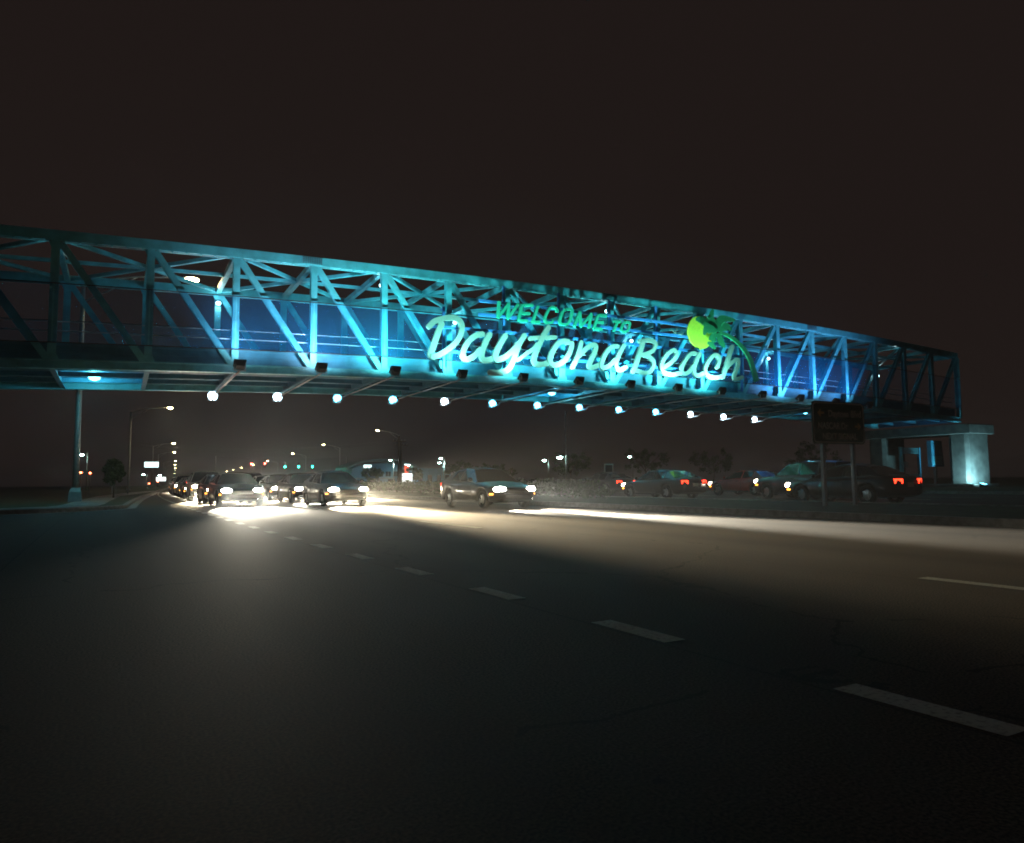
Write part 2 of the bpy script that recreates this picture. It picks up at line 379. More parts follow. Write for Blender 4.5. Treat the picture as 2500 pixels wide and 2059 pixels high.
# ------------------------------------------------------------------ pedestrian bridge
NX = lambda n: 0.8001 + 3.3239*n
ZB = lambda n: 5.2993 + 0.687*(1-((n-7)/9)**2)
HT = 5.45; N0, N1 = -3, 17
YN, YF = 33.07, 40.13                            # truss centre planes, members 0.30 deep
bridge = tag(empty('pedestrian_bridge', (NX(7), 36.6, 0)), 'long arched steel truss footbridge painted pale blue, spanning the whole road', 'bridge')
_B = []
def bpart(mb, name, m, parent=None, **k):
    o = mb.build(name, m, None, **k); _B.append((o, parent)); return o
NS = [N0 + 0.5*i for i in range(2*(N1-N0)+1)]
for Yc, near in ((YN, True), (YF, False)):
    bpart(MB().sweep([(NX(n), Yc, ZB(n)+HT) for n in NS], [(-0.17,-0.41),(0.17,-0.41),(0.17,0.0),(-0.17,0.0)]), 'top_chord', M['steel'], bevel=0.012)
    bpart(MB().sweep([(NX(n), Yc, ZB(n)) for n in NS], [(-0.19,0),(0.19,0),(0.19,0.05),(0.10,0.05),(0.10,0.31),(0.17,0.31),(0.17,0.36),(-0.17,0.36),(-0.17,0.31),(-0.10,0.31),(-0.10,0.05),(-0.19,0.05)]), 'bottom_chord', M['steel'])
    iy = 1 if near else -1
    if near:
        cl = MB(); k_ = N0+0.1
        while k_ < N1-0.1:
            cl.box(NX(k_)-0.035,NX(k_)+0.035,Yc-0.165,Yc-0.09,ZB(k_)+HT-0.47,ZB(k_)+HT-0.405); k_ += 0.165
        o_ = bpart(cl, 'cable_clips', M['steel']); o_['kind'] = 'stuff'
        bpart(MB().tube([(NX(n_), Yc-0.13, ZB(n_)+HT-0.45) for n_ in NS], 0.016, 6), 'conduit', M['bolt'])
    y_in = Yc + iy*0.34                           # deck edge girder just inside the truss
    bpart(MB().sweep([(NX(n), y_in, ZB(n)) for n in NS], [(-0.10,0.42),(0.10,0.42),(0.10,0.47),(0.025,0.47),(0.025,0.70),(0.05,0.70),(0.05,0.74),(0.025,0.74),(0.025,0.98),(0.09,0.98),(0.09,1.06),(-0.09,1.06),(-0.09,0.98),(-0.025,0.98),(-0.025,0.74),(-0.05,0.74),(-0.05,0.70),(-0.025,0.70),(-0.025,0.47),(-0.10,0.47)]), 'edge_girder', M['steel_dark'])
    for zz in (1.57,):
        bpart(MB().tube([(NX(n), y_in+iy*0.12, ZB(n)+zz) for n in NS], 0.028, 6), 'handrail', M['railm'], smooth=True)
    bpart(MB().tube([(NX(n), y_in+iy*0.12, ZB(n)+1.95) for n in NS], 0.018, 6), 'guard_rail', M['railm'], smooth=True)
    for n in range(N0, N1+1):
        x, z = NX(n), ZB(n)
        c = MB()                                  # H-section post
        c.box(x-0.14, x+0.14, Yc-0.15, Yc-0.125, z+0.36, z+HT-0.41); c.box(x-0.14, x+0.14, Yc+0.125, Yc+0.15, z+0.36, z+HT-0.41); c.box(x-0.02, x+0.02, Yc-0.125, Yc+0.125, z+0.36, z+HT-0.41)
        v = bpart(c, 'vertical', M['steel'])
        g = MB().prism_xz([(x-0.26,z+0.362),(x+0.26,z+0.362),(x+0.16,z+0.62),(x-0.16,z+0.62)], Yc-0.123, Yc-0.10)
        bpart(g, 'gusset_plate', M['steel'], v)
        g = MB().prism_xz([(x-0.26,z+HT-0.412),(x+0.26,z+HT-0.412),(x+0.16,z+HT-0.66),(x-0.16,z+HT-0.66)], Yc-0.123, Yc-0.10)
        bpart(g, 'gusset_plate', M['steel'], v)
        if n < N1:
            x2, z2 = NX(n+1), ZB(n+1)
            a, b = ((x+0.16, z+HT-0.46), (x2-0.17, z2+0.42)) if n < 7 else ((x+0.17, z+0.42), (x2-0.16, z2+HT-0.46))
            d = MB()
            for yy in (-0.11, 0.11): d.bar((a[0],Yc+yy,a[1]), (b[0],Yc+yy,b[1]), 0.025, 0.25, up=(0,0,1))
            d.bar((a[0],Yc,a[1]), (b[0],Yc,b[1]), 0.19, 0.03, up=(0,0,1))
            bpart(d, 'diagonal', M['steel'])
            # blue mesh screens, framed, on the outer face
            ys_ = Yc - iy*0.215
            p = MB().add([(x+0.03,ys_-0.004,z+1.02),(x2-0.03,ys_-0.004,z2+1.02),(x2-0.03,ys_-0.004,z2+3.30),(x+0.03,ys_-0.004,z+3.30),(x+0.03,ys_+0.004,z+1.02),(x2-0.03,ys_+0.004,z2+1.02),(x2-0.03,ys_+0.004,z2+3.30),(x+0.03,ys_+0.004,z+3.30)],
                         [(0,1,2,3),(7,6,5,4),(0,4,5,1),(1,5,6,2),(2,6,7,3),(3,7,4,0)])
            sp = bpart(p, 'screen_panel', M['screen'])
            for zz in (3.325, 1.0): bpart(MB().bar((x,ys_,z+zz),(x2,ys_,z2+zz),0.04,0.04), 'screen_rail', M['housing'], sp)
    for n in (-3+5*k for k in range(5)):          # bolted chord splices
        if not N0 < n < N1: continue
        x, z = NX(n)-0.1, ZB(n)+HT
        yo = Yc - 0.185 if near else Yc + 0.185
        pl = bpart(MB().box(x-0.45,x+0.45,yo-0.014,yo+0.014,z-0.37,z-0.04), 'splice_plate', M['steel'])
        bo = MB()
        for i in range(9):
            for j in range(4):
                bo.tube([(x-0.40+0.1*i, yo-0.012*1, z-0.33+0.085*j), (x-0.40+0.1*i, yo-0.045, z-0.33+0.085*j)], 0.028, 6)
        o = bpart(bo, 'bolt_group', M['bolt'], pl); o['kind'] = 'stuff'
for n in range(N0, N1+1):
    x, z = NX(n), ZB(n)
    f = MB(); f.box(x-0.10,x+0.10,YN+0.2,YF-0.2,z+0.02,z+0.05); f.box(x-0.012,x+0.012,YN+0.2,YF-0.2,z+0.05,z+0.41); f.box(x-0.10,x+0.10,YN+0.2,YF-0.2,z+0.38,z+0.41)
    bpart(f, 'floor_beam', M['steel_dark'])
    s_ = MB().box(x-0.11,x+0.11,YN+0.175,YF-0.175,z+HT-0.36,z+HT-0.12)
    bpart(s_, 'cross_strut', M['steel'])
    ym = (YN+YF)/2
    if n < N1:
        x2, z2 = NX(n+1), ZB(n+1)
        ev, od = (0, 1) if n % 2 == 0 else (1, 0)
        X_ = (x, x2); Z_ = (z, z2)
        for yc_, sg in ((YN, 1), (YF, -1)):
            xa = X_[ev] + (0.12 if ev == 0 else -0.12); xb = X_[od] + (0.14 if od == 0 else -0.14)
            bpart(MB().bar((xa, ym - sg*0.12, Z_[ev]+HT-0.22), (xb, yc_+sg*0.19, Z_[od]+HT-0.22), 0.16, 0.16), 'lateral_brace', M['steel'])
        bpart(MB().bar((x+0.115, ym, z+HT-0.24), (x2-0.115, ym, z2+HT-0.24), 0.13, 0.15), 'centre_brace', M['steel'])
        # knee braces of the portal
    if n < N1:
        bpart(MB().add([(x+0.0,YN+0.46,z+0.415),(x2,YN+0.46,ZB(n+1)+0.415),(x2,YF-0.46,ZB(n+1)+0.415),(x,YF-0.46,z+0.415),(x,YN+0.46,z+0.475),(x2,YN+0.46,ZB(n+1)+0.475),(x2,YF-0.46,ZB(n+1)+0.475),(x,YF-0.46,z+0.475)],
              [(0,3,2,1),(4,5,6,7),(0,1,5,4),(1,2,6,5),(2,3,7,6),(3,0,4,7)]), 'deck_plate', M['steel_dark'])
for yy in (34.6, 36.6, 38.6):
    bpart(MB().sweep([(NX(n), yy, ZB(n)) for n in NS], [(-0.07,0.16),(0.07,0.16),(0.07,0.19),(0.012,0.19),(0.012,0.37),(-0.012,0.37),(-0.012,0.19),(-0.07,0.19)]), 'stringer', M['steel_dark'])
for o, pa in _B:
    if pa is None:
        o.parent = bridge; o.matrix_parent_inverse = Matrix.Translation(-bridge.location)
    else:
        o.parent = pa

# concrete pier carrying the right end, with its uplight
pier = tag(empty('bridge_pier', (58.9, 34.1, 0)), 'tall concrete pier under the right end of the footbridge, lit from below', 'pier')
MB().box(-1.9,1.9,-1.9,7.6,-0.1,0.35).build('footing', M['pierc'], pier, bevel=0.05)
MB().prism_xy([(-1.25,-1.5),(1.25,-1.5),(1.5,-1.25),(1.5,-0.2),(1.25,0.1),(-1.25,0.1),(-1.5,-0.2),(-1.5,-1.25)], 0.35, 4.25).build('column', M['pierc'], pier, bevel=0.03)
MB().prism_xy([(-1.25,5.5),(1.25,5.5),(1.5,5.75),(1.5,6.8),(1.25,7.1),(-1.25,7.1),(-1.5,6.8),(-1.5,5.75)], 0.35, 4.25).build('column', M['pierc'], pier, bevel=0.03)
MB().box(-1.7,1.7,-1.8,7.4,4.25,5.0).build('cap', M['pierc'], pier, bevel=0.05)
up = tag(empty('uplight', (56.9, 31.35, 0)), 'ground uplight washing the concrete pier with cyan light', 'uplight')
MB().box(-0.25,0.25,-0.2,0.2,0,0.10).build('base', M['housing'], up)
MB().add([(-0.24,-0.16,0.12),(0.24,-0.16,0.12),(0.24,0.16,0.12),(-0.24,0.16,0.12),(-0.26,-0.22,0.30),(0.26,-0.22,0.30),(0.26,0.16,0.42),(-0.26,0.16,0.42)],[(0,3,2,1),(4,5,6,7),(0,1,5,4),(1,2,6,5),(2,3,7,6),(3,0,4,7)]).build('housing', M['housing'], up)
MB().add([(-0.23,-0.19,0.318),(0.23,-0.19,0.318),(0.23,0.14,0.424),(-0.23,0.14,0.424)],[(0,1,2,3)]).build('lens', M['flood_c'], up)
light('uplight_lamp','SPOT',(0,0.1,0.5),(0.35,0.85,1.0),1500,up,direction=(0.75,0.9,0.8),size=0.15,angle=110)

# ------------------------------------------------------------------ floodlights on pipes under the bridge
CY = (0.20, 0.92, 0.88); WH = (0.62, 0.84, 1.0); BL = (0.30, 0.58, 1.0)
def flood_col(n): return WH if n <= 2 else (BL if n >= 11 else CY)
def flood(n, near):
    x, z = NX(n), ZB(n)
    side = 'near' if near else 'far'
    y = 31.33 if near else 41.62
    o = empty('floodlight', (x, y, z if near else z-0.17)); sg = 1 if near else -1
    if near: MB().tube([(0,0.1,-0.12),(0,5.1,-0.12)], 0.045, 8).build('pipe_arm', M['arm'], o, smooth=True)
    else: MB().tube([(0,-0.1,-0.12),(0,-1.0,-0.10),(0,-1.25,0.05),(0,-5.1,0.05)], 0.045, 8).build('pipe_arm', M['arm'], o, smooth=True)
    b = MB(); b.bar((-0.22,0,-0.12),(-0.22,0,0.10),0.03,0.05,up=(0,1,0)); b.bar((0.22,0,-0.12),(0.22,0,0.10),0.03,0.05,up=(0,1,0)); b.bar((-0.22,0,-0.13),(0.22,0,-0.13),0.05,0.03)
    b.build('bracket', M['arm'], o)
    a = math.radians(52 if near else 28); c, s = math.cos(a), math.sin(a)
    h = MB(); P = []
    for (u, v, wd, hh) in ((-0.16,0,0.15,0.12),(0.02,0,0.23,0.19),(0.13,0,0.25,0.21)):
        for (dx, dz) in ((-wd,-hh),(wd,-hh),(wd,hh),(-wd,hh)):
            # local axis u along beam (sg*c up s), dz across
            P.append((dx, sg*(u*c - dz*s), 0.10 + u*s + dz*c))
    h.add(P, [(3,2,1,0),(8,9,10,11)]+[(4*i+k,4*i+(k+1)%4,4*i+4+(k+1)%4,4*i+4+k) for i in range(2) for k in range(4)])
    h.build('housing', M['housing'], o, bevel=0.01)
    P = [(dx, sg*(0.134*c - dz*s), 0.10+0.134*s+dz*c) for dx, dz in ((-0.22,-0.18),(0.22,-0.18),(0.22,0.18),(-0.22,0.18))]
    lm = MB().add(P, [(0,1,2,3)]) if near else MB().ell((0,-0.18*c,0.02+0.14*s),(0.24,0.17,0.22),16,10)
    lm.build('lens', M['flood_w'] if (n <= 2 or n in (5,) or n >= 11) else M['flood_c'], o, smooth=not near)
    if near:
        if n != 10: light('flood_lamp','SPOT',(0,0.16,0.32),flood_col(n),FLOOD_N*(1.15 if 3<=n<=9 else (0.45 if n in (1,13) else 0.75)),o,direction=(1.1 if n == 1 else (0.5 if n == 2 else (-1.3 if n == 13 else (-0.5 if n == 12 else 0))),1.5,3.6),size=0.12,angle=154 if 2 <= n <= 11 else 132,blend=1.0)
    else:
        light('flood_lamp','SPOT',(0,-0.30,0.44),CY if 3<=n<=10 else WH,FLOOD_F*(1 if 3<=n<=11 else 0.5),o,direction=(0.9 if n<=2 else (-0.9 if n>=12 else 0),-1.35,3.0),size=0.12,angle=132,blend=0.8)
        light('added_halo_spot','SPOT',(0,-0.46,-0.02),(0.10,0.48,1.0) if 2<n<11 else (0.5,0.75,1.0),30,o,direction=(0,-1,-0.60),size=0.2,angle=76,blend=0.4)  # second spot added only to give the floodlight a blue halo in the haze
    if near: tag(o, f'dark floodlight on the near edge of the bridge, {ORD[n-1]} from the left', 'floodlight', 'floodlights along the near edge of the bridge')
    else: tag(o, f'bright floodlight glowing under the far edge of the bridge, {ORD[n-1]} from the left', 'floodlight', 'floodlights along the far edge of the bridge')
FLOOD_N, FLOOD_F = 1850, 620
for n in range(1, 14): flood(n, True)
for n in range(1, 14): flood(n, False)

# small lamps on the posts inside, and soffit lamps under the deck
def post_lamp(n, near, power, label):
    x, z = NX(n), ZB(n)+4.58
    y = YN+0.16 if near else YF-0.16; sg = 1 if near else -1
    o = tag(empty('post_lamp', (x, y, z)), label, 'lamp', 'lamps on the bridge posts')
    MB().box(-0.11,0.11,min(0,sg*0.10),max(0,sg*0.10),-0.10,0.16).build('housing', M['housing'], o, bevel=0.01)
    MB().ell((0,sg*0.16,-0.02),(0.13,0.10,0.11)).build('lens', M['lampc'], o, smooth=True)
    light('lamp_light','POINT',(0,sg*0.42,-0.05),(0.62,0.95,1.0),power,o,size=0.1)
for n, lb in ((-1,'small white lamp high on a near post at the dark left end of the bridge'),(3,'small white lamp beside the near post left of the welcome sign'),(7,'small white lamp high on the near post above the word TO'),(15,'small white lamp high on a near post at the right end of the bridge')):
    post_lamp(n, True, 8 if n < 0 or n > 13 else 30, lb)
for n, lb in ((1,'lamp shining down a far post at the left end of the bridge'),(5,'lamp on the far post seen through the letter D'),(9,'lamp on the far post seen between the words Daytona and Beach'),(13,'lamp on the far post right of the palm emblem'),(17,'lamp on the far post at the right end of the bridge')):
    post_lamp(n, False, 8 if n > 13 else 45, lb)
def soffit(n, label):
    x, z = NX(n), ZB(n)
    o = tag(empty('soffit_lamp', (x, 37.4, z+0.16)), label, 'lamp', 'lamps under the bridge deck')
    MB().box(-0.22,0.22,-0.15,0.15,0.10,0.25).build('housing', M['housing'], o)
    MB().ell((0,0,0.07),(0.24,0.16,0.13)).build('lens', M['flood_c'], o, smooth=True)
    light('soffit_light','POINT',(0,0,-0.16),(0.15,0.85,1.0),170 if n < 10 else 60,o,size=0.12)
soffit(-0.6, 'bright cyan lamp under the deck at the left end of the bridge')
soffit(6.6, 'bright cyan lamp under the deck below the middle of the bridge')
soffit(13.3, 'cyan lamp under the deck behind the green guide sign')

# ------------------------------------------------------------------ the welcome sign
SCRIPT=[['D',[(0.34,[(12.77,8.39),(13.03,8.65),(13.51,8.84),(13.97,8.93),(14.32,8.85),(14.49,8.54),(14.39,8.1),(14.11,7.67),(13.68,7.29),(13.23,7.01),(12.95,6.93)]),(0.36,[(13.42,8.55),(13.2,8.05),(12.99,7.45),(12.85,7.04),(12.95,6.93)])]],['a',[(0.36,[(15.59,8.25),(15.29,8.18),(14.9,7.9),(14.64,7.53),(14.52,7.19),(14.59,6.98),(14.81,6.94),(15.14,7.12),(15.47,7.46)]),(0.36,[(16.0,8.27),(15.74,7.78),(15.57,7.3),(15.6,7.03),(15.8,6.95),(16.1,7.04),(16.3,7.17)])]],['y',[(0.36,[(16.88,8.28),(16.63,7.91),(16.38,7.44),(16.3,7.16),(16.41,7.04),(16.71,7.11),(17.09,7.36),(17.41,7.66),(17.6,7.91)]),(0.36,[(18.0,8.39),(17.73,8.0),(17.53,7.53),(17.37,7.13),(17.18,6.75),(16.93,6.5),(16.55,6.37),(16.05,6.36)])]],['t',[(0.25,[(17.62,7.11),(18.11,7.47),(18.51,7.74),(18.72,7.99)]),(0.36,[(19.45,8.95),(19.17,8.54),(18.92,8.07),(18.68,7.57),(18.57,7.21),(18.64,7.0),(18.87,6.94),(19.25,7.02),(19.52,7.16)]),(0.27,[(18.37,8.29),(18.86,8.36),(19.37,8.43),(19.89,8.47)])]],['o',[(0.35,[(20.65,8.3),(20.34,8.3),(19.99,8.1),(19.67,7.65),(19.53,7.25),(19.63,7.02),(19.94,7.0),(20.33,7.2),(20.65,7.57),(20.85,7.98),(20.89,8.23)]),(0.3,[(20.49,8.3),(20.7,8.25),(20.88,8.2)])]],['n',[(0.33,[(21.49,8.33),(21.37,7.93),(21.15,7.37),(20.91,6.96)]),(0.33,[(21.18,7.46),(21.55,7.78),(21.92,8.1),(22.29,8.27),(22.46,8.18),(22.38,7.86),(22.15,7.44),(22.01,7.12),(22.12,7.01),(22.38,7.07),(22.72,7.23)])]],['a',[(0.31,[(23.88,8.3),(23.49,8.23),(23.11,7.87),(22.87,7.43),(22.79,7.14),(22.97,7.04),(23.32,7.2),(23.7,7.52)]),(0.31,[(24.34,8.39),(23.98,7.82),(23.8,7.37),(23.85,7.09),(24.07,7.0),(24.47,7.19)])]],['B',[(0.34,[(25.71,8.73),(25.51,8.2),(25.25,7.58),(24.96,6.98)]),(0.3,[(25.49,8.75),(25.99,8.84),(26.49,8.8),(26.61,8.59),(26.39,8.27),(25.96,8.05),(25.59,7.96)]),(0.3,[(25.8,7.95),(26.17,7.88),(26.43,7.63),(26.38,7.29),(26.1,7.01),(25.68,6.95),(25.31,7.04)])]],['e',[(0.3,[(27.21,7.38),(27.61,7.61),(28.01,7.95),(28.14,8.27),(27.9,8.4),(27.54,8.22),(27.18,7.85),(26.99,7.47),(27.04,7.17),(27.37,6.99),(27.85,6.97),(28.33,7.08)])]],['a',[(0.3,[(29.56,8.34),(29.18,8.28),(28.8,7.9),(28.52,7.47),(28.49,7.19),(28.68,7.07),(29.05,7.23),(29.42,7.6)]),(0.3,[(29.93,8.37),(29.63,7.86),(29.46,7.43),(29.5,7.12),(29.76,7.04),(30.18,7.2)])]],['c',[(0.3,[(31.29,7.66),(31.46,8.09),(31.34,8.35),(30.96,8.3),(30.57,7.92),(30.33,7.52),(30.37,7.21),(30.68,7.02),(31.19,7.0),(31.76,7.13)])]],['h',[(0.33,[(32.57,9.0),(32.29,8.37),(32.02,7.7),(31.71,7.06)]),(0.3,[(31.97,7.56),(32.42,7.96),(32.87,8.22),(33.07,8.15),(32.98,7.77),(32.73,7.32),(32.67,7.06),(32.91,7.01),(33.33,7.16)])]]]
BLOCK=[['W',[(0.2,[(16.57,10.04),(16.5,9.18)]),(0.2,[(16.5,9.18),(17.13,10.02)]),(0.2,[(17.13,10.02),(17.06,9.19)]),(0.2,[(17.06,9.19),(17.7,10.04)])]],['E',[(0.2,[(17.9,10.02),(17.67,9.16)]),(0.2,[(17.9,10.0),(18.56,10.04)]),(0.2,[(17.8,9.56),(18.39,9.59)]),(0.2,[(17.67,9.17),(18.25,9.19)])]],['L',[(0.2,[(18.85,10.05),(18.5,9.16)]),(0.2,[(18.5,9.17),(18.97,9.19)])]],['C',[(0.18400000000000002,[(19.991999999999997,9.829999999999998),(20.02,9.93),(19.86,10.05),(19.6,10.02),(19.46,9.86),(19.26,9.41),(19.36,9.21),(19.66,9.24),(19.759999999999998,9.370000000000001)])]],['O',[(0.2,[(20.59,10.04),(20.88,10.07),(20.96,9.9),(20.76,9.39),(20.54,9.22),(20.22,9.24),(20.17,9.4),(20.36,9.88),(20.54,10.03)])]],['M',[(0.2,[(21.09,9.16),(21.47,10.03)]),(0.2,[(21.47,10.03),(21.53,9.21)]),(0.2,[(21.53,9.21),(22.25,10.0)]),(0.2,[(22.25,10.0),(22.05,9.17)])]],['E',[(0.2,[(22.67,9.97),(22.35,9.16)]),(0.2,[(22.67,9.95),(23.23,9.97)]),(0.2,[(22.52,9.55),(23.03,9.57)]),(0.2,[(22.35,9.18),(22.93,9.19)])]],['T',[(0.17,[(23.67,9.69),(24.18,9.72)]),(0.17,[(23.96,9.71),(23.71,9.14)])]],['O',[(0.17,[(24.54,9.73),(24.78,9.73),(24.78,9.56),(24.65,9.28),(24.43,9.18),(24.21,9.23),(24.25,9.41),(24.38,9.67),(24.49,9.73)])]]]
SUN=[(30.01,9.66),(29.12,9.58),(30.05,10.65),(29.97,8.67)]
TRUNK=[(34.52,6.96),(34.26,7.69),(33.95,8.38),(33.45,8.96),(32.77,9.43),(32.04,9.69),(31.44,9.79)]
FRONDS=[[(31.24,9.82),(30.77,9.96),(30.33,9.88),(30.14,9.48)],[(31.19,9.69),(30.86,9.45),(30.73,9.08),(31.11,8.73)],[(31.24,9.88),(31.06,10.29),(30.79,10.65),(30.99,11.16)],[(31.28,9.88),(31.38,10.38),(31.8,10.69),(32.82,10.67)],[(31.32,9.86),(31.78,10.17),(32.15,10.24),(32.51,10.02)],[(31.35,9.71),(31.55,9.51),(31.69,9.22),(31.96,8.9)],[(31.2,9.87),(30.66,10.25),(30.12,10.46),(29.65,10.42)]]
BIRDS=[[(27.73,9.61),(28.11,9.4),(28.25,9.75)],[(28.31,9.39),(28.58,9.34),(28.66,9.52)]]

sign = tag(empty('welcome_sign', (24.0, 32.25, 6.5)), 'welcome sign of cut-out script letters, sun and palm on the near side of the bridge', 'sign')
SL = sign.location
def catmull(P, k=7):
    P = [Vector(p) for p in P]; out = []
    for i in range(len(P)-1):
        p0 = P[i-1] if i else P[0]*2-P[1]; p1, p2 = P[i], P[i+1]; p3 = P[i+2] if i+2 < len(P) else P[-1]*2-P[-2]
        for j in range(k):
            t = j/k; out.append(0.5*((2*p1)+(p2-p0)*t+(2*p0-5*p1+4*p2-p3)*t*t+(3*p1-p0-3*p2+p3)*t**3))
    out.append(P[-1]); return out
def stroke(mb, P, wd, y0, y1, smooth=True, cap=True, ramp=0.012):
    C = catmull(P) if smooth and len(P) > 2 else [Vector(p) for p in P]
    if not isinstance(wd, (list, tuple)): wd = [wd]*len(C)
    n = len(C); Lp = []; Rp = []
    for i in range(n):
        d = (C[min(i+1,n-1)]-C[max(i-1,0)]).normalized(); nn = Vector((-d.y, d.x))*(wd[i]/2); Lp.append(C[i]+nn); Rp.append(C[i]-nn)
    cs = []; ce = []
    if cap:
        d = (C[1]-C[0]).normalized(); a0 = math.atan2(d.y, d.x)
        ce0 = [C[0]+Vector((math.cos(a0+PI/2+PI*k/6), math.sin(a0+PI/2+PI*k/6)))*(wd[0]/2) for k in range(1,6)]
        d = (C[-1]-C[-2]).normalized(); a1 = math.atan2(d.y, d.x)
        ce1 = [C[-1]+Vector((math.cos(a1-PI/2+PI*k/6), math.sin(a1-PI/2+PI*k/6)))*(wd[-1]/2) for k in range(1,6)]
    else: ce0 = []; ce1 = []
    base = len(mb.v)
    def Y(i): return y0 + ramp*(i/max(1,n-1))
    for face in (0, 1):                            # front then back
        for i in range(n):
            yy = Y(i) if face == 0 else y1
            mb.v.append((Lp[i].x-SL.x, yy-SL.y, Lp[i].y-SL.z)); mb.v.append((Rp[i].x-SL.x, yy-SL.y, Rp[i].y-SL.z))
        for v in ce0: mb.v.append((v.x-SL.x, (Y(0) if face == 0 else y1)-SL.y, v.y-SL.z))
        for v in ce1: mb.v.append((v.x-SL.x, (Y(n-1) if face == 0 else y1)-SL.y, v.y-SL.z))
    per = 2*n+len(ce0)+len(ce1)
    loop = [2*i+1 for i in range(n)] + [2*n+len(ce0)+k for k in range(len(ce1))] + [2*i for i in range(n-1,-1,-1)] + [2*n+k for k in range(len(ce0))]
    for off_ in (0, per):
        for i in range(n-1): mb.f.append(tuple(base+off_+q for q in (2*i,2*i+1,2*i+3,2*i+2)))
        if ce0: mb.f.append(tuple(base+off_+q for q in [0]+[2*n+k for k in range(len(ce0))]+[1]))
        if ce1: mb.f.append(tuple(base+off_+q for q in [2*n-1]+[2*n+len(ce0)+k for k in range(len(ce1))]+[2*n-2]))
    m = len(loop)
    for k in range(m): mb.f.append((base+loop[k], base+loop[(k+1)%m], base+per+loop[(k+1)%m], base+per+loop[k]))
for ch, strokes in SCRIPT:
    mb = MB()
    for i, (wd, P) in enumerate(strokes): stroke(mb, P, wd*0.8, 32.20+0.020*i, 32.36+0.006*i)
    o = mb.build('letter', M['letter'], sign); o['label'] = f'white script letter {ch}'
for ch, strokes in BLOCK:
    mb = MB()
    for i, (wd, P) in enumerate(strokes): stroke(mb, P, wd*0.74, 32.22+0.016*i, 32.36+0.006*i, smooth=len(P) > 5, cap=False, ramp=0.006)
    o = mb.build('letter', M['block'], sign); o['label'] = f'green block capital {ch}'
(cx, cz), (lx, lz), (tx, tz), (bx, bz) = SUN
cz = (tz+bz)/2; rz_ = (tz-bz)/2; rx_ = rz_*0.98
cx = lx + rx_
poly = [(cx+rx_*math.cos(2*PI*k/40)-SL.x, cz+rz_*math.sin(2*PI*k/40)-SL.z) for k in range(40)]
MB().prism_xz(poly, 32.30-SL.y, 32.40-SL.y).build('sun_disc', M['sun'], sign)
mb = MB(); C = catmull(TRUNK); n = len(C)
stroke(mb, TRUNK, [0.42-0.26*i/(n-1) for i in range(n)], 32.18, 32.28, cap=False)
mb.build('palm_trunk', M['palm'], sign)
for i, F in enumerate(FRONDS):
    C = catmull(F); n = len(C)
    mb = MB(); y0 = 32.10+0.022*i
    Lp = []; Rp = []
    for k in range(n):
        t = k/(n-1); d = (C[min(k+1,n-1)]-C[max(k-1,0)]).normalized(); nn = Vector((-d.y,d.x))
        wv = (0.16+0.5*math.sin(PI*min(1,t*1.02))**0.8*(1-0.25*t))*(1 if t < 0.98 else 0.1)
        jag = 0.72 if k % 2 else 1.0
        sgn = 1 if (nn.y > 0) else -1
        Lp.append(C[k]+nn*sgn*wv*0.32); Rp.append(C[k]-nn*sgn*wv*0.62*jag)
    P = [(v.x-SL.x, v.y-SL.z) for v in Lp]; Q = [(v.x-SL.x, v.y-SL.z) for v in Rp]
    vs = []
    for k in range(n): vs += [(P[k][0],y0-SL.y,P[k][1]),(Q[k][0],y0-SL.y,Q[k][1]),(P[k][0],y0+0.018-SL.y,P[k][1]),(Q[k][0],y0+0.018-SL.y,Q[k][1])]
    fs = [(0,1,3,2),(4*n-4,4*n-2,4*n-1,4*n-3)]
    for k in range(n-1): a = 4*k; fs += [(a,a+4,a+5,a+1),(a+2,a+3,a+7,a+6),(a,a+2,a+6,a+4),(a+1,a+5,a+7,a+3)]
    mb.add(vs, fs).build('palm_frond', M['palm'], sign)
for b in BIRDS:
    mb = MB(); stroke(mb, [b[0],((b[0][0]*0.4+b[1][0]*0.6),b[0][1]*0.35+b[1][1]*0.65+0.04),b[1]], 0.05, 32.22, 32.27, cap=False); stroke(mb, [b[1],((b[2][0]+b[1][0])/2-0.03,(b[2][1]+b[1][1])/2),b[2]], 0.05, 32.236, 32.28, cap=False)
    mb.build('bird', M['letter'], sign)
for (xa, xb, zz) in ((15.5,30.2,10.05),(15.5,30.5,9.35),(13.0,34.0,8.55),(12.8,34.6,7.35)):
    na, nb = (xa-0.8)/3.3239, (xb-0.8)/3.3239
    mb = MB(); K = 12
    zf = lambda n: zz-7.0+ZB(n)-ZB(7)+7.0
    mb.sweep([(xa+(xb-xa)*i/K-SL.x, 32.46-SL.y, zf(na+(nb-na)*i/K)-SL.z) for i in range(K+1)], [(-0.05,-0.07),(0.05,-0.07),(0.05,0.07),(-0.05,0.07)])
    mb.build('sign_rail', M['signrail'], sign)
for n in range(4, 11):
    x = NX(n)-0.45; z = ZB(n)
    if x > 34.4: continue
    mb = MB().box(x-0.06-SL.x, x+0.06-SL.x, 32.52-SL.y, 32.62-SL.y, z+0.4-SL.z, (z+(5.0 if 4 < n < 9 else 3.6))-SL.z)
    mb.bar((x-SL.x,32.62-SL.y,z+0.5-SL.z),(x-SL.x,32.93-SL.y,z+0.5-SL.z),0.06,0.06); mb.bar((x-SL.x,32.62-SL.y,z+3.5-SL.z),(x-SL.x,32.93-SL.y,z+3.5-SL.z),0.06,0.06)
    mb.build('sign_post', M['signrail'], sign)

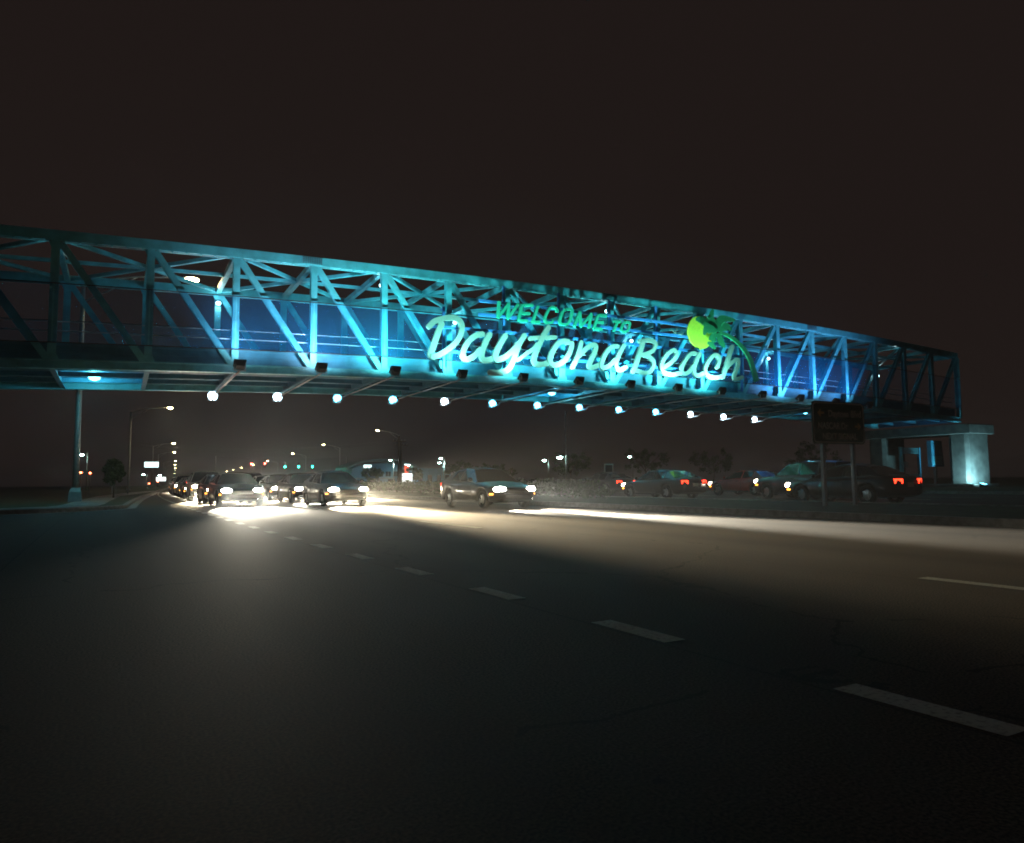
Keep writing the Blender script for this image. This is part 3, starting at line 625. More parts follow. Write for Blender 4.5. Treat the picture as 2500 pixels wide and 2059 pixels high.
# ------------------------------------------------------------------ cars
def interp(tab, y):
    tab = sorted(tab)
    if y <= tab[0][0]: return tab[0][1]
    for (a, b), (c, d) in zip(tab, tab[1:]):
        if y <= c: return b+(d-b)*(y-a)/(c-a)
    return tab[-1][1]
def mirror_loft(mb_sel, rings, closed=False):
    """rings: list of half-sections (x>=0) from bottom centre to top centre -> dict key -> MB by selector(station,row,side)"""
    pass
def car_kind(kind):
    if kind == 'sedan':
        ztab = [(-2.42,0.80),(-2.34,0.95),(-1.9,1.02),(-1.0,0.96),(0.2,0.93),(0.98,0.92),(1.5,0.84),(2.0,0.76),(2.25,0.68),(2.38,0.56)]
        wtab = [(-2.42,0.66),(-2.34,0.78),(-2.05,0.87),(-1.3,0.905),(0,0.91),(1.3,0.90),(1.9,0.86),(2.2,0.76),(2.32,0.64),(2.38,0.5)]
        gh = [(1.02,0.90,0.78),(0.22,1.37,0.60),(-0.36,1.43,0.60),(-0.46,1.43,0.60),(-1.12,1.37,0.585),(-1.28,1.325,0.60),(-1.88,1.02,0.70)]
        wh = (1.42,-1.33); belt = 0.93; roofz = 1.43
    else:
        ztab = [(-2.36,0.80),(-2.30,1.06),(-1.9,1.10),(-1.0,1.07),(0.2,1.05),(1.02,1.04),(1.5,0.99),(2.0,0.93),(2.25,0.84),(2.36,0.66)]
        wtab = [(-2.36,0.78),(-2.28,0.88),(-2.0,0.92),(-1.3,0.94),(0,0.945),(1.3,0.935),(1.9,0.90),(2.2,0.82),(2.31,0.70),(2.36,0.56)]
        gh = [(1.00,1.02,0.82),(0.30,1.60,0.66),(-0.36,1.69,0.66),(-0.46,1.69,0.66),(-1.30,1.69,0.65),(-1.42,1.685,0.65),(-2.12,1.62,0.64),(-2.30,1.10,0.80)]
        wh = (1.42,-1.33); belt = 1.05; roofz = 1.69
    return ztab, wtab, gh, wh, belt
def build_car(kind, head_mat, lit_head=True):
    ztab, wtab, gh, wh, belt = car_kind(kind)
    root = empty('car'); R = 0.385; rz = 0.335
    st = [2.38,2.33,2.24,2.10,1.96]
    for c in wh: st += [c+R+0.01, c+R-0.02, c+R*0.8, c+R*0.5, c, c-R*0.5, c-R*0.8, c-R+0.02, c-R-0.01]
    st += [0.6,0.0,-0.5,-1.9,-2.05,-2.2,-2.32,-2.38,-2.42]
    zmin = min(y for y, _ in ztab); st = sorted({round(s, 3) for s in st if s >= zmin}, reverse=True)
    rings = []
    for y in st:
        w_ = interp(wtab, y); zt = interp(ztab, y); zl = 0.22 if abs(y) < 2.0 else 0.22+0.10*((abs(y)-2.0)/0.4)
        za = zl+0.05; inner = zl
        for c in wh:
            dd = abs(y-c)
            if dd < R: za = max(za, rz+math.sqrt(R*R-dd*dd)); inner = za
        zsh = zt-0.15; zm = max(za+0.02, zl+0.55*(zsh-zl)); zsh = max(zsh, zm+0.03)
        rings.append([(0,y,inner),(0.74*w_,y,inner),(0.97*w_,y,za),(w_,y,zm),(0.985*w_,y,zsh),(0.93*w_,y,max(zt-0.035,zsh+0.02)),(0.60*w_,y,max(zt+0.005,zsh+0.03)),(0,y,max(zt+0.025,zsh+0.04))])
    mb = MB(); nr = 8; full = []
    for r in rings: full.append(r + [(-x,y,z) for x,y,z in r[-2:0:-1]])
    m_ = len(full[0]); vs = [v for r in full for v in r]
    fs = [(i*m_+k,i*m_+(k+1)%m_,(i+1)*m_+(k+1)%m_,(i+1)*m_+k) for i in range(len(full)-1) for k in range(m_)]
    fs += [tuple(range(m_)), tuple(len(vs)-m_+k for k in range(m_))]
    body = mb.add(vs, fs).build('body', M['paint'], root, smooth=True)
    # cabin: roof and pillars in paint, glass panes as their own parts
    G = []
    for y, zr, wt in gh:
        wb = interp(wtab, y)*0.93; b0 = min(interp(ztab, y)-0.02, zr-0.02)
        f = max(0.0, min(1, (zr-b0)/0.42))
        z1 = b0+0.045*f; z2 = zr-0.085*f; x2 = wb+(wt-wb)*f
        G.append([(wb,y,b0-0.03),(wb*(1-0.01*f),y,z1),(x2+0.015,y,z2),(x2-0.045*f,y,zr-0.02*f),(x2*0.5,y,zr+0.012),(0,y,zr+0.018)])
    full = [g + [(-x,y,z) for x,y,z in g[-2::-1]] for g in G]; m_ = len(full[0])
    parts = {'cabin': [], 'windshield': [], 'rear_window': [], 'side_window': []}
    ng = len(G); roof_front = 0
    for i in range(ng-1):
        for k in range(m_-1):
            q = [full[i][k], full[i][k+1], full[i+1][k+1], full[i+1][k]]
            row = k if k < 5 else m_-2-k          # 0 belt,1 window,2 edge,3,4 roof
            key = 'cabin'
            if i == 0 and row >= 3: key = 'windshield'
            if i == ng-2 and row >= 3: key = 'rear_window'
            if kind == 'sedan' and i == ng-2 and row == 1: key = 'cabin'
            if row == 1 and i in ((0,1,3) if kind == 'sedan' else (0,1,3,5)): key = 'side_window'
            if key == 'side_window': key = f'side_window_{i}_{0 if k < 5 else 1}'
            parts.setdefault(key, []).append(q)
    for key, qs in parts.items():
        if not qs: continue
        mb = MB()
        for q in qs: mb.add(q, [(0,1,2,3)])
        nm = 'side_window' if key.startswith('side_window') else key
        o = mb.build(nm, M['paint'] if key == 'cabin' else M['glass'], root, smooth=False)
    # wheels
    ty = MB(); a = 20; prof = [(-0.10,0.20),(-0.105,0.30),(-0.07,0.333),(0.07,0.333),(0.105,0.30),(0.10,0.20)]
    vs = []; 
    for k in range(a):
        c, s = math.cos(2*PI*k/a), math.sin(2*PI*k/a); vs += [(p, r*c, r*s) for p, r in prof]
    ty.add(vs, [(k*6+j, k*6+(j+1)%6, ((k+1)%a)*6+(j+1)%6, ((k+1)%a)*6+j) for k in range(a) for j in range(6)])
    tyre_me = ty.mesh('tyre', M['rubber'], True)
    rm = MB(); rm.tube([(0.060,0,0),(0.085,0,0)], 0.065, 10); rm.tube([(-0.02,0,0),(0.0,0,0)], 0.205, 20)
    for k in range(5):
        c, s = math.cos(2*PI*k/5), math.sin(2*PI*k/5); rm.bar((0.07,0.05*c,0.05*s),(0.05,0.20*c,0.20*s),0.06,0.03,up=(1,0,0))
    rim_me = rm.mesh('rim', M['rim'])
    wx = interp(wtab, 0)-0.125
    for c in wh:
        for sx in (1, -1):
            wl = link('wheel', tyre_me, root, (sx*wx, c, 0.333), (0, 0, 0 if sx > 0 else PI))
            link('rim', rim_me, wl)
    # lights, grille, mirrors
    fz = 0.66 if kind == 'sedan' else 0.80; fx = 0.60 if kind == 'sedan' else 0.66
    for sx in (1, -1):
        h = MB().ell((0,0,0),(0.215,0.11,0.095),14,8).build('headlight', head_mat if lit_head else M['glass'], root, smooth=True)
        h.location = (sx*fx, 2.215 if kind == 'sedan' else 2.20, fz); h.rotation_euler = (0.12, 0, -sx*0.42)
        fg = MB().ell((0,0,0),(0.075,0.04,0.05),10,6).build('fog_light', head_mat if lit_head else M['glass'], root, smooth=True); fg.location = (sx*(fx-0.02), 2.27, 0.37)
        mk = MB().box(-0.012,0.012,-0.09,0.09,-0.028,0.028).build('side_marker', M['amber'] if lit_head else M['lamp_off'], root)
        mk.location = (sx*(interp(wtab, 2.02)+0.004), 2.02, fz-0.16); mk.rotation_euler = (0,0,sx*0.20)
        ind = MB().ell((0,0,0),(0.07,0.03,0.028),10,6).build('indicator', M['amber'] if lit_head else M['glass'], root, smooth=True)
        ind.location = (sx*(fx-0.02), 2.285, fz-0.20); ind.rotation_euler = (0,0,-sx*0.35)
        tl = MB().box(-0.17,0.17,-0.05,0.05,-0.085,0.085).build('tail_light', M['tail'], root, bevel=0.02)
        tl.location = (sx*(0.60 if kind == 'sedan' else 0.70), zmin+0.075, 0.80 if kind == 'sedan' else 0.98); tl.rotation_euler = (0,0,sx*0.28)
        mr = MB().ell((0,0,0),(0.10,0.055,0.07),10,6).build('mirror', M['paint'], root, smooth=True); mr.location = (sx*(interp(wtab,0.7)+0.07), 0.74, belt+0.07)
        for yy in (-0.12, -0.98):
            MB().box(-0.012,0.012,-0.09,0.09,-0.014,0.014).build('door_handle', M['trim'], root).location = (sx*(interp(wtab,yy)*0.992), yy, belt-0.13)
        sk = MB().box(-0.02,0.02,-0.95,0.95,-0.04,0.04).build('sill', M['trim'], root); sk.location = (sx*interp(wtab,0)*0.965, 0.04, 0.245)
        for yy in (0.62,-0.40,-1.02):
            MB().box(-0.004,0.004,-0.006,0.006,-0.26,0.26).build('door_seam', M['trim'], root).location = (sx*(interp(wtab,yy)+0.0005), yy, belt-0.36)
    g = MB().box(-0.42,0.42,-0.03,0.03,-0.085,0.085).build('grille', M['trim'], root, bevel=0.02); g.location = (0, 2.355, fz-0.08)
    for j in range(3):
        MB().box(-0.40,0.40,-0.006,0.006,-0.008,0.008).build('grille_bar', M['rim'], g).location = (0,0.036,-0.05+0.05*j)
    it = MB().box(-0.55,0.55,-0.03,0.03,-0.06,0.06).build('air_intake', M['trim'], root, bevel=0.02); it.location = (0, 2.34 if kind == 'sedan' else 2.32, 0.37)
    pl = MB().box(-0.16,0.16,-0.01,0.01,-0.08,0.08).build('licence_plate', M['signwhite'], root); pl.location = (0, zmin+0.0 if kind == 'sedan' else zmin+0.0, 0.68)
    return root
PROTO = {('sedan','w'): build_car('sedan', M['head']), ('suv','w'): build_car('suv', M['head']), ('sedan','c'): build_car('sedan', M['headw']), ('suv','c'): build_car('suv', M['headw'])}
used = set()
PAL = dict(white=(0.72,0.72,0.70), silver=(0.48,0.49,0.50), grey=(0.07,0.072,0.078), black=(0.012,0.012,0.014), blue=(0.02,0.04,0.10), beige=(0.48,0.42,0.32), red=(0.30,0.03,0.03))
def set_col(o, c):
    o.color = (*c, 1)
    for ch in o.children: set_col(ch, c)
def place_car(kind, tint, t, y, colour, label, group, away=False, beams=2):
    key = (kind, tint); pr_ = PROTO[key]
    o = copy_tree(pr_)
    o.name = 'car'; hdg = math.atan(hd(y))
    yc_ = y+2.4
    o.location = RP(t, yc_, 0.0); o.rotation_euler = (0,0,(-hdg) if away else (PI-hdg))
    set_col(o, PAL[colour]); tag(o, label, 'car', group)
    if not away:
        c = (1.0,0.80,0.50) if tint == 'w' else (1.0,0.91,0.72)
        fz = 0.66 if kind == 'sedan' else 0.80; fx = 0.60 if kind == 'sedan' else 0.66
        if beams == 2:
            for sx in (1,-1): light('headlight_beam','SPOT',(sx*fx,2.46,fz),c,HEAD*(1.5 if y < 28 else 5.0),o,direction=(0,1,-0.40),size=0.07,angle=41,blend=0.6)
        else: light('headlight_beam','SPOT',(0,2.52,fz),c,HEAD*12,o,direction=(0,1,-0.40),size=0.3,angle=41,blend=0.6)
        light('added_band_beam','SPOT',(0,2.52,fz),c,HEAD*((24.0 if t > 4 else 2.8) if y < 34 else (1.0 if y < 48 else 4.0)),o,direction=(0,1,-0.05),size=0.3,angle=20 if t > 4 else 30,blend=0.9)  # extra spot added between the headlights for glare and a bright road band
    return o
HEAD = 3200
QG = 'cars queueing with headlights on'; TG = 'cars driving away on the far carriageway'
CARS = [('sedan','w',5.6,28.6,'grey'),('sedan','c',5.65,35.0,'black'),('sedan','w',5.55,40.4,'grey'),('sedan','w',5.65,46,'silver'),('suv','c',5.6,52,'grey'),('sedan','w',5.6,57.5,'white'),('sedan','c',5.6,64,'silver'),('suv','w',5.6,71,'silver'),('sedan','c',5.6,78,'white'),('sedan','w',5.6,86,'grey'),('suv','c',5.6,95,'white'),
        ('sedan','c',1.95,31.0,'black'),('sedan','w',1.95,36.4,'grey'),('suv','w',1.9,43.2,'silver'),('sedan','c',1.9,50,'grey'),('sedan','w',1.95,56.6,'white'),('suv','c',1.9,63.4,'beige'),('sedan','w',1.9,70,'silver'),('sedan','c',1.9,77,'white'),('suv','w',1.9,85,'silver'),('sedan','c',1.9,94,'white'),
        ('sedan','c',9.25,21.5,'black'),('sedan','w',9.3,42,'grey'),('suv','c',9.25,49,'white'),('sedan','w',9.3,56,'silver'),('sedan','c',9.25,63,'blue'),('suv','w',9.25,71,'white'),('sedan','c',9.25,79,'silver'),('sedan','w',9.25,88,'grey')]
LN = {5:'middle lane', 1:'dotted-line lane', 9:'median lane'}
cnt = {}
for i, (k, tn, t, y, colr) in enumerate(CARS):
    ln = int(t); cnt[ln] = cnt.get(ln, 0)+1
    lab = f'{colr} {k if k == "sedan" else "sport utility"} with headlights lit, {ORD[cnt[ln]-1]} from the front in the {LN[ln]}'
    place_car(k, tn, t, y, colr, lab, QG, beams=2 if y < 48 else 1)
for i, (k, t, y, colr, lab) in enumerate((('sedan',21.2,15.5,'black','black sedan with red tail lights lit behind the green guide sign'),('sedan',21.2,26.0,'black','low black sedan with red tail lights lit just past the end of the median hedge'),('suv',24.9,20.5,'grey','grey sport utility with red tail lights lit in the second far lane'),('sedan',24.9,36,'black','black sedan with red tail lights lit on the far road beyond the hedge'),('sedan',28.6,27.5,'red','dark red sedan with red tail lights lit in the farthest lanes'))):
    place_car(k, 'w', t, y, colr, lab, TG, away=True)
    c_ = bpy.data.objects[-1]
for p_ in PROTO.values():
    def rm(o):
        for ch in list(o.children): rm(ch)
        bpy.data.objects.remove(o)
    rm(p_)

# ------------------------------------------------------------------ street lamps
def street_lamp():
    o = empty('street_lamp')
    MB().add([(-0.30,-0.30,0),(0.30,-0.30,0),(0.30,0.30,0),(-0.30,0.30,0),(-0.26,-0.26,0.55),(0.26,-0.26,0.55),(0.26,0.26,0.55),(-0.26,0.26,0.55),(-0.17,-0.17,0.75),(0.17,-0.17,0.75),(0.17,0.17,0.75),(-0.17,0.17,0.75)],
             [(0,3,2,1),(8,9,10,11)]+[(4*i+k,4*i+(k+1)%4,4*i+4+(k+1)%4,4*i+4+k) for i in range(2) for k in range(4)]).build('base', M['arm'], o)
    MB().tube([(0,0,0.7),(0,0,4),(0,0,8),(0,0,11.1)], [0.155,0.135,0.115,0.095], 12).build('pole', M['arm'], o, smooth=True)
    MB().tube([(0,0,10.95),(0.8,0.05,11.35),(2.4,0.15,11.75),(4.75,0.28,12.02)], [0.06,0.05,0.045,0.04], 8).build('arm', M['arm'], o, smooth=True)
    MB().tube([(0,0,10.1),(1.3,0.08,10.95),(2.4,0.15,11.72)], 0.03, 8).build('arm_brace', M['arm'], o, smooth=True)
    h = MB().ell((5.0,0.30,12.06),(0.42,0.17,0.11),12,8).build('lamp_head', M['arm'], o, smooth=True)
    MB().ell((5.02,0.30,11.97),(0.36,0.20,0.15),12,8).build('lens', M['sodium'], h, smooth=True)
    return o
lamp0 = street_lamp()
LP = [((-1.98,42.2),0,'tall street lamp behind the left end of the bridge, its arm over the road',1.0)]
lx = [(5.92,117),(12.3,219.8),(16.0,280.5),(22.6,387),(27.0,466),(33.2,568),(40,690),(47,810)]
for i, (x, y) in enumerate(lx): LP.append(((x-5.0,y),0,f'yellow street lamp in the receding left row, {ORD[i]} beyond the bridge',1))
rx = [(48.4,152.7),(52,215.8),(56.9,284),(64.2,381),(70,466),(75,551),(79.5,630),(84,710),(90,810),(96,918)]
for i, (x, y) in enumerate(rx): LP.append(((x+5.0,y),PI,f'yellow street lamp in the receding right row, {ORD[i]} beyond the bridge',1))
for i, ((x, y), r_, lb, _) in enumerate(LP):
    o = lamp0 if i == 0 else copy_tree(lamp0)
    o.location = (x, y, 0.10 if i else 0.06); o.rotation_euler = (0,0,r_)
    tag(o, lb, 'street lamp', 'street lamps along both sides of the road')
    if y < 300: light('street_light','SPOT',(5.02,0.30,11.8),(1.0,0.80,0.45),1300 if i else 500,o,direction=(0,0,-1),size=0.25,angle=150,blend=0.6)

# plain thin poles
def pole(name, x, y, h, r, m, label, cat, extra=None):
    o = tag(empty(name, (x,y,0)), label, cat)
    MB().tube([(0,0,0),(0,0,h*0.5),(0,0,h)], [r,r*0.85,r*0.7], 10).build('shaft', m, o, smooth=True)
    if extra: extra(o)
    return o
def lot_lamp(x, y, h, label, ph=None, two=False, power=0):
    o = tag(empty('lot_lamp', (x,y,0)), label, 'lamp post', 'white lamps of the lots beyond the road')
    H = ph or h+0.4
    MB().tube([(0,0,0),(0,0,H)], [0.09,0.06], 8).build('pole', M['arm'], o, smooth=True)
    for sx in ((-1,1) if two else (-1,)):
        a = MB().bar((0,0,h+0.12),(sx*0.75,0,h+0.18),0.06,0.06).build('bracket', M['arm'], o)
        hd_ = MB().box(sx*0.75-0.3,sx*0.75+0.3,-0.2,0.2,h+0.06,h+0.22).build('lamp_head', M['housing'], o)
        MB().ell((sx*0.75,-0.05,h),(0.28,0.22,0.12)).build('lens', M['mercury'], hd_, smooth=True)
    if power: light('lot_light','SPOT',(-0.75,0,h-0.15),(0.65,1.0,0.95),power,o,direction=(0,0.35,-1),size=0.2,angle=160,blend=0.5)
    return o
lot_lamp(38.0, 60, 3.15, 'tall thin pole with a white lamp, right of the middle, beyond the median', ph=7.7, power=60)
lot_lamp(54.0, 90, 3.8, 'low white lamp left of the tall thin pole', power=60)
lot_lamp(51.2, 150, 5.6, 'white lamp post left of the arched building', power=3000)
lot_lamp(58.3, 158, 4.7, 'white lamp post in front of the arched blue building', power=6000)
lot_lamp(54.6, 130, 5.4, 'white lamp post standing beside the lit white sign, upper of a close pair', power=2500)
lot_lamp(58.0, 139, 4.75, 'white lamp just below the brighter lamp beside the lit white sign')
lot_lamp(84.5, 110, 5.2, 'faint distant lamp post at the right, beyond the median', power=30)
lot_lamp(-4.3, 120, 5.2, 'small cool lamp left of the tall street lamp pole')
lot_lamp(5.2, 190, 3.2, 'small white lamp below the lit blue sign on the left, left of two')
lot_lamp(8.6, 190, 3.0, 'small white lamp below the lit blue sign on the left, right of two')

# wooden utility poles with a crossarm and wires
def utility(x, y, h, label):
    o = tag(empty('utility_pole', (x,y,0)), label, 'utility pole')
    MB().tube([(0,0,0),(0,0,h/2),(0,0,h)], [0.20,0.17,0.14], 10).build('shaft', M['wood'], o, smooth=True)
    MB().box(-1.1,1.1,-0.22,-0.14,h-0.9,h-0.76).build('crossarm', M['wood'], o)
    for dx in (-0.95,-0.4,0.4,0.95): MB().tube([(dx,-0.18,h-0.76),(dx,-0.18,h-0.58)],0.05,6).build('insulator', M['arm'], o)
    return o
utility(38.4, 110, 8.2, 'thick wooden utility pole left of the lit white sign')
utility(40.9, 116, 7.9, 'thinner wooden utility pole beside the thick one')
for j, (z0, z1) in enumerate(((7.6,7.9),(7.0,7.3))):
    wire = MB(); pts = []
    for i in range(21):
        t = i/20; pts.append((38.4-36*t, 110+28*t, z0+(z1-z0)*t - 1.3*math.sin(PI*t)))
    o = wire.tube(pts, 0.02, 5).build('power_line', M['housing'], smooth=True); tag(o, ['upper','lower'][j]+' power line sagging left from the wooden utility poles', 'cable', 'power lines')

# traffic signals hung on a span wire
sw_ = MB().tube([(20,190.3,7.4),(28,190.3,6.95),(36,190.3,6.75),(44,190.3,6.95),(52,190.3,7.4)],0.03,6).build('span_wire', M['housing'])
tag(sw_, 'span wire across the far junction carrying the traffic signals', 'cable')
pole('signal_pole', 20, 190.3, 7.6, 0.16, M['arm'], 'left pole of the span wire at the far junction', 'pole')
pole('signal_pole', 52, 190.3, 7.6, 0.16, M['arm'], 'right pole of the span wire at the far junction', 'pole')
def signal(x, z, on, label):
    o = tag(empty('traffic_signal', (x,190.3,z)), label, 'traffic signal', 'traffic signals at the far junction')
    zt = 0.62
    MB().box(-0.24,0.24,0,0.22,-0.62,0.62).build('housing', M['housing'], o)
    for j, nm in enumerate(('red_lens','amber_lens','green_lens')):
        lit = (nm == 'red_lens' and on == 'r') or (nm == 'green_lens' and on == 'g')
        m_ = (M['sig_r'] if on == 'r' else M['sig_g']) if lit else M['housing']
        MB().tube([(0,-0.02,0.40-0.40*j),(0,-0.08,0.40-0.40*j)],0.17,12).build(nm, m_, o)
        MB().add([(0.18*math.cos(PI*k/8),yy,0.40-0.40*j+0.18*math.sin(PI*k/8)) for yy in (0,-0.25) for k in range(9)],[(k,k+1,10+k,9+k) for k in range(8)]).build('visor', M['housing'], o)
    light('signal_glow','SPOT',(0,-0.3,0.40 if on == 'r' else -0.40),(1,0.08,0.03) if on == 'r' else (0.02,1.0,0.65),260,o,direction=(0,-1,0),size=0.16,angle=120)
    MB().tube([(0,0.1,0.62),(0,0.1,max(0.7,6.85-z))],0.03,6).build('hanger', M['housing'], o)
signal(28.2,5.35,'r','left one of the two red traffic signals over the far junction')
signal(31.4,5.45,'r','right one of the two red traffic signals over the far junction')
signal(36.3,5.45,'g','leftmost of the three green traffic signals over the far junction')
signal(39.7,5.45,'g','middle one of the three green traffic signals over the far junction')
signal(43.1,5.45,'g','rightmost of the three green traffic signals over the far junction')

# lit roadside signs
def lit_sign(x, y, wd, z0, z1, m, label, legs=1, bars=0):
    o = tag(empty('lit_sign', (x,y,0)), label, 'sign', None)
    MB().box(-wd/2-0.06,wd/2+0.06,0,0.3,z0-0.06,z1+0.06).build('cabinet', M['housing'], o)
    f = MB().box(-wd/2,wd/2,-0.03,-0.004,z0,z1).build('face', m, o)
    for k in range(bars):
        zz = z1-(k+1)*(z1-z0)/(bars+1); MB().box(-wd*0.42,wd*0.42,-0.045,-0.032,zz-0.05,zz+0.05).build('print_line', M['window'], f)
    for k in range(legs):
        xx = 0 if legs == 1 else (-wd*0.35 if k == 0 else wd*0.35)
        MB().box(xx-0.09,xx+0.09,0.05,0.23,0,z0-0.06).build('post', M['arm'], o)
    return o
lit_sign(4.8,150,2.35,4.05,5.05,M['sign_lit'],'glowing pale blue sign on a post left of the road')
lit_sign(43.1,120,2.5,0.65,2.4,M['sign_litw'],'bright white lit sign with dark print in front of the arched building',legs=2,bars=2)
lit_sign(45.5,150,1.7,3.9,4.6,M['sign_lit'],'small lit sign left of the arched building')
lit_sign(57.0,158,1.0,4.35,5.0,M['sign_lit'],'small lit sign in front of the arched building beside a lamp')
lit_sign(50.5,140,0.9,2.6,4.2,M['brand_red'],'small red lit sign right of the bright white sign')
lit_sign(7.5,175,1.9,1.6,2.5,M['sign_litw'],'low white lit sign at the far left of the road')
# red beacons on posts at the left
def beacon(x, y, z, label, n=1):
    o = tag(empty('red_beacon', (x,y,0)), label, 'beacon', 'red beacons at the left')
    MB().tube([(0,0,0),(0,0,z)],0.05,8).build('post', M['arm'], o)
    for k in range(n): MB().ell((0.28*k,0,z+0.08+0.10*k),(0.11,0.11,0.09)).build('lens', M['redbeacon'], o, smooth=True)
beacon(-0.75, 78, 2.0, 'pair of red beacons on a post right of the street lamp pole', 2)
beacon(-3.1, 95, 2.2, 'red beacon close to the right of the street lamp pole')
beacon(-4.0, 95, 2.25, 'red beacon just touching the street lamp pole')
beacon(5.9, 150, 1.35, 'red beacon below the glowing pale blue sign')
beacon(4.2, 140, 1.0, 'low red beacon left of the road below the signs')
pole('thin_pole', 0.55, 75, 7.6, 0.07, M['arm'], 'thin bare pole left of the road beyond the kerb', 'pole')
pole('blue_post', 9.8, 170, 4.0, 0.12, M['wall_blue'], 'short blue post left of the headlights', 'post')

# ------------------------------------------------------------------ guide sign in the median
gs = tag(empty('guide_sign', (18.42,14.15,0.12), 0.02), 'dark green guide sign on two posts in the median reading Daytona Blvd', 'sign')
gs.rotation_euler = (0, 0, -0.05)
def rrect(w_, h_, r, cx_=0, cz_=0, k=6):
    P = []
    for sx, sz, a0 in ((1,-1,-PI/2),(1,1,0),(-1,1,PI/2),(-1,-1,PI)):
        for j in range(k+1):
            a = a0+PI/2*j/k; P.append((cx_+sx*(w_/2-r)+r*math.cos(a), cz_+sz*(h_/2-r)+r*math.sin(a)))
    return P
MB().prism_xz(rrect(2.16,1.24,0.14,0,2.42), -0.03, 0.0).build('panel', M['signgreen'], gs)
o_ = rrect(2.10,1.18,0.12,0,2.42); i_ = rrect(2.03,1.11,0.10,0,2.42); n = len(o_)
MB().add([(x,-0.034,z) for x,z in o_]+[(x,-0.034,z) for x,z in i_],[(k,(k+1)%n,n+(k+1)%n,n+k) for k in range(n)]).build('border', M['signwhite'], gs)
for xx in (-0.62, 0.62): MB().box(xx-0.05,xx+0.05,0.002,0.10,-0.1,3.0).build('post', M['arm'], gs)
def text(s, x, z, size, m, parent, y=-0.036, width=None):
    cu = bpy.data.curves.new('lettering', 'FONT'); cu.body = s; cu.size = size; cu.extrude = 0.002; cu.offset = 0.006
    to = bpy.data.objects.new('lettering', cu); COL.objects.link(to)
    bpy.context.view_layer.update()
    me = bpy.data.meshes.new_from_object(to.evaluated_get(bpy.context.evaluated_depsgraph_get())); bpy.data.objects.remove(to)
    me.materials.clear(); me.materials.append(m); me.name = 'lettering'
    o = link('lettering', me, parent, (x, y, z), (PI/2, 0, 0))
    if width:
        ws = [v.co.x for v in me.vertices]; o.scale = (width/(max(ws)-min(ws)), 1, 1)
    return o
text('Daytona Blvd', -0.44, 2.60, 0.27, M['signwhite'], gs, width=1.36)
text('NASCAR Dr', -0.86, 2.24, 0.27, M['signwhite'], gs, width=1.20)
text('NEXT SIGNAL', -0.70, 1.94, 0.25, M['signwhite'], gs, width=1.42)
def arrow(x, z, d):
    P = [(x+d*0.13,z),(x+d*0.02,z+0.11),(x-d*0.02,z+0.08),(x+d*0.02,z+0.035),(x-d*0.13,z+0.035),(x-d*0.13,z-0.035),(x+d*0.02,z-0.035),(x-d*0.02,z-0.08),(x+d*0.02,z-0.11)]
    MB().prism_xz(P, -0.042, -0.034).build('arrow', M['signgold'], gs)
arrow(-0.74, 2.70, -1); arrow(0.78, 2.33, 1)
# small sign on a post beyond the median, far right structures
sm = tag(empty('road_sign', (32.3,45,0.1)), 'small grey road sign on a short post beyond the median', 'sign')
MB().box(-0.42,0.42,-0.02,0.0,1.25,2.05).build('panel', M['signwhite'], sm); MB().box(-0.04,0.04,0.0,0.08,0,1.25).build('post', M['arm'], sm)
MB().box(-0.34,0.34,-0.026,-0.021,1.34,1.96).build('sign_face', M['housing'], sm)
ls = tag(empty('louvred_screen', (55.3,36,0.1)), 'metal louvred screen frame catching cyan light left of the pier', 'screen')
MB().box(-1.25,-1.0,-0.1,0.1,0,3.2).build('post', M['steel'], ls); MB().box(1.1,1.25,-0.1,0.1,0,3.2).build('post', M['steel_dark'], ls)
for k in range(5): MB().bar((-1.0,0,3.12-0.10*k),(1.1,0,3.12-0.10*k),0.10,0.03,up=(0,-0.5,1)).build('louvre', M['steel'], ls)
for k in range(3): MB().bar((-1.0,0,1.0-0.12*k),(1.1,0,1.0-0.12*k),0.10,0.03,up=(0,-0.5,1)).build('louvre', M['steel'], ls)
for k in range(4): MB().bar((-1.0,0,2.0-0.12*k),(-0.3,0,2.0-0.12*k),0.08,0.03,up=(0,-0.5,1)).build('louvre', M['steel'], ls)
bn = tag(empty('post_cabinet', (58.1,35.7,0.1)), 'tall metal cabinet with grille on a post beside the pier', 'cabinet')
MB().prism_xz([(-0.72,1.65),(0.95,1.65),(0.72,3.75),(-0.72,3.75)],-0.2,0.15).build('cabinet', M['steel_dark'], bn)
for k in range(6): MB().box(-0.62,0.62,-0.23,-0.204,1.80+0.12*k,1.86+0.12*k).build('slat', M['steel'], bn)
MB().box(-0.1,0.1,-0.1,0.1,0,1.65).build('post', M['arm'], bn)

# ------------------------------------------------------------------ buildings beyond
ab = tag(empty('arched_building', (56.3,172,0)), 'pale blue building with a long arched roof beyond the junction', 'building')
def arcz(x, lo, hi): return lo+(hi-lo)*math.sqrt(max(0,1-((x+0.4)/9.6)**2))
X_ = [-9.4+18.8*i/24 for i in range(25)]
MB().prism_xz([(-8.6,0),(8.8,0)]+[(x,arcz(x,2.0,5.5)) for x in reversed(X_) if -8.6<=x<=8.8], 0, 9).build('wall', M['wall_blue'], ab)
top = [(x,arcz(x,3.3,6.55)) for x in X_]; bot = [(x,arcz(x,2.85,6.1)) for x in X_]
MB().prism_xz(top+bot[::-1], -1.6, 9.5).build('roof', M['roofm'], ab)
for i, xx in enumerate((-5.6,-3.6,-1.6,0.4,2.4,4.4)):
    wv = MB().box(xx,xx+1.3,-0.05,-0.01,2.3,3.5).build('window', M['window'], ab); MB().box(-0.06+xx+0.65,0.06+xx+0.65,-0.075,-0.052,2.3,3.5).build('mullion', M['wall_grey'], wv)
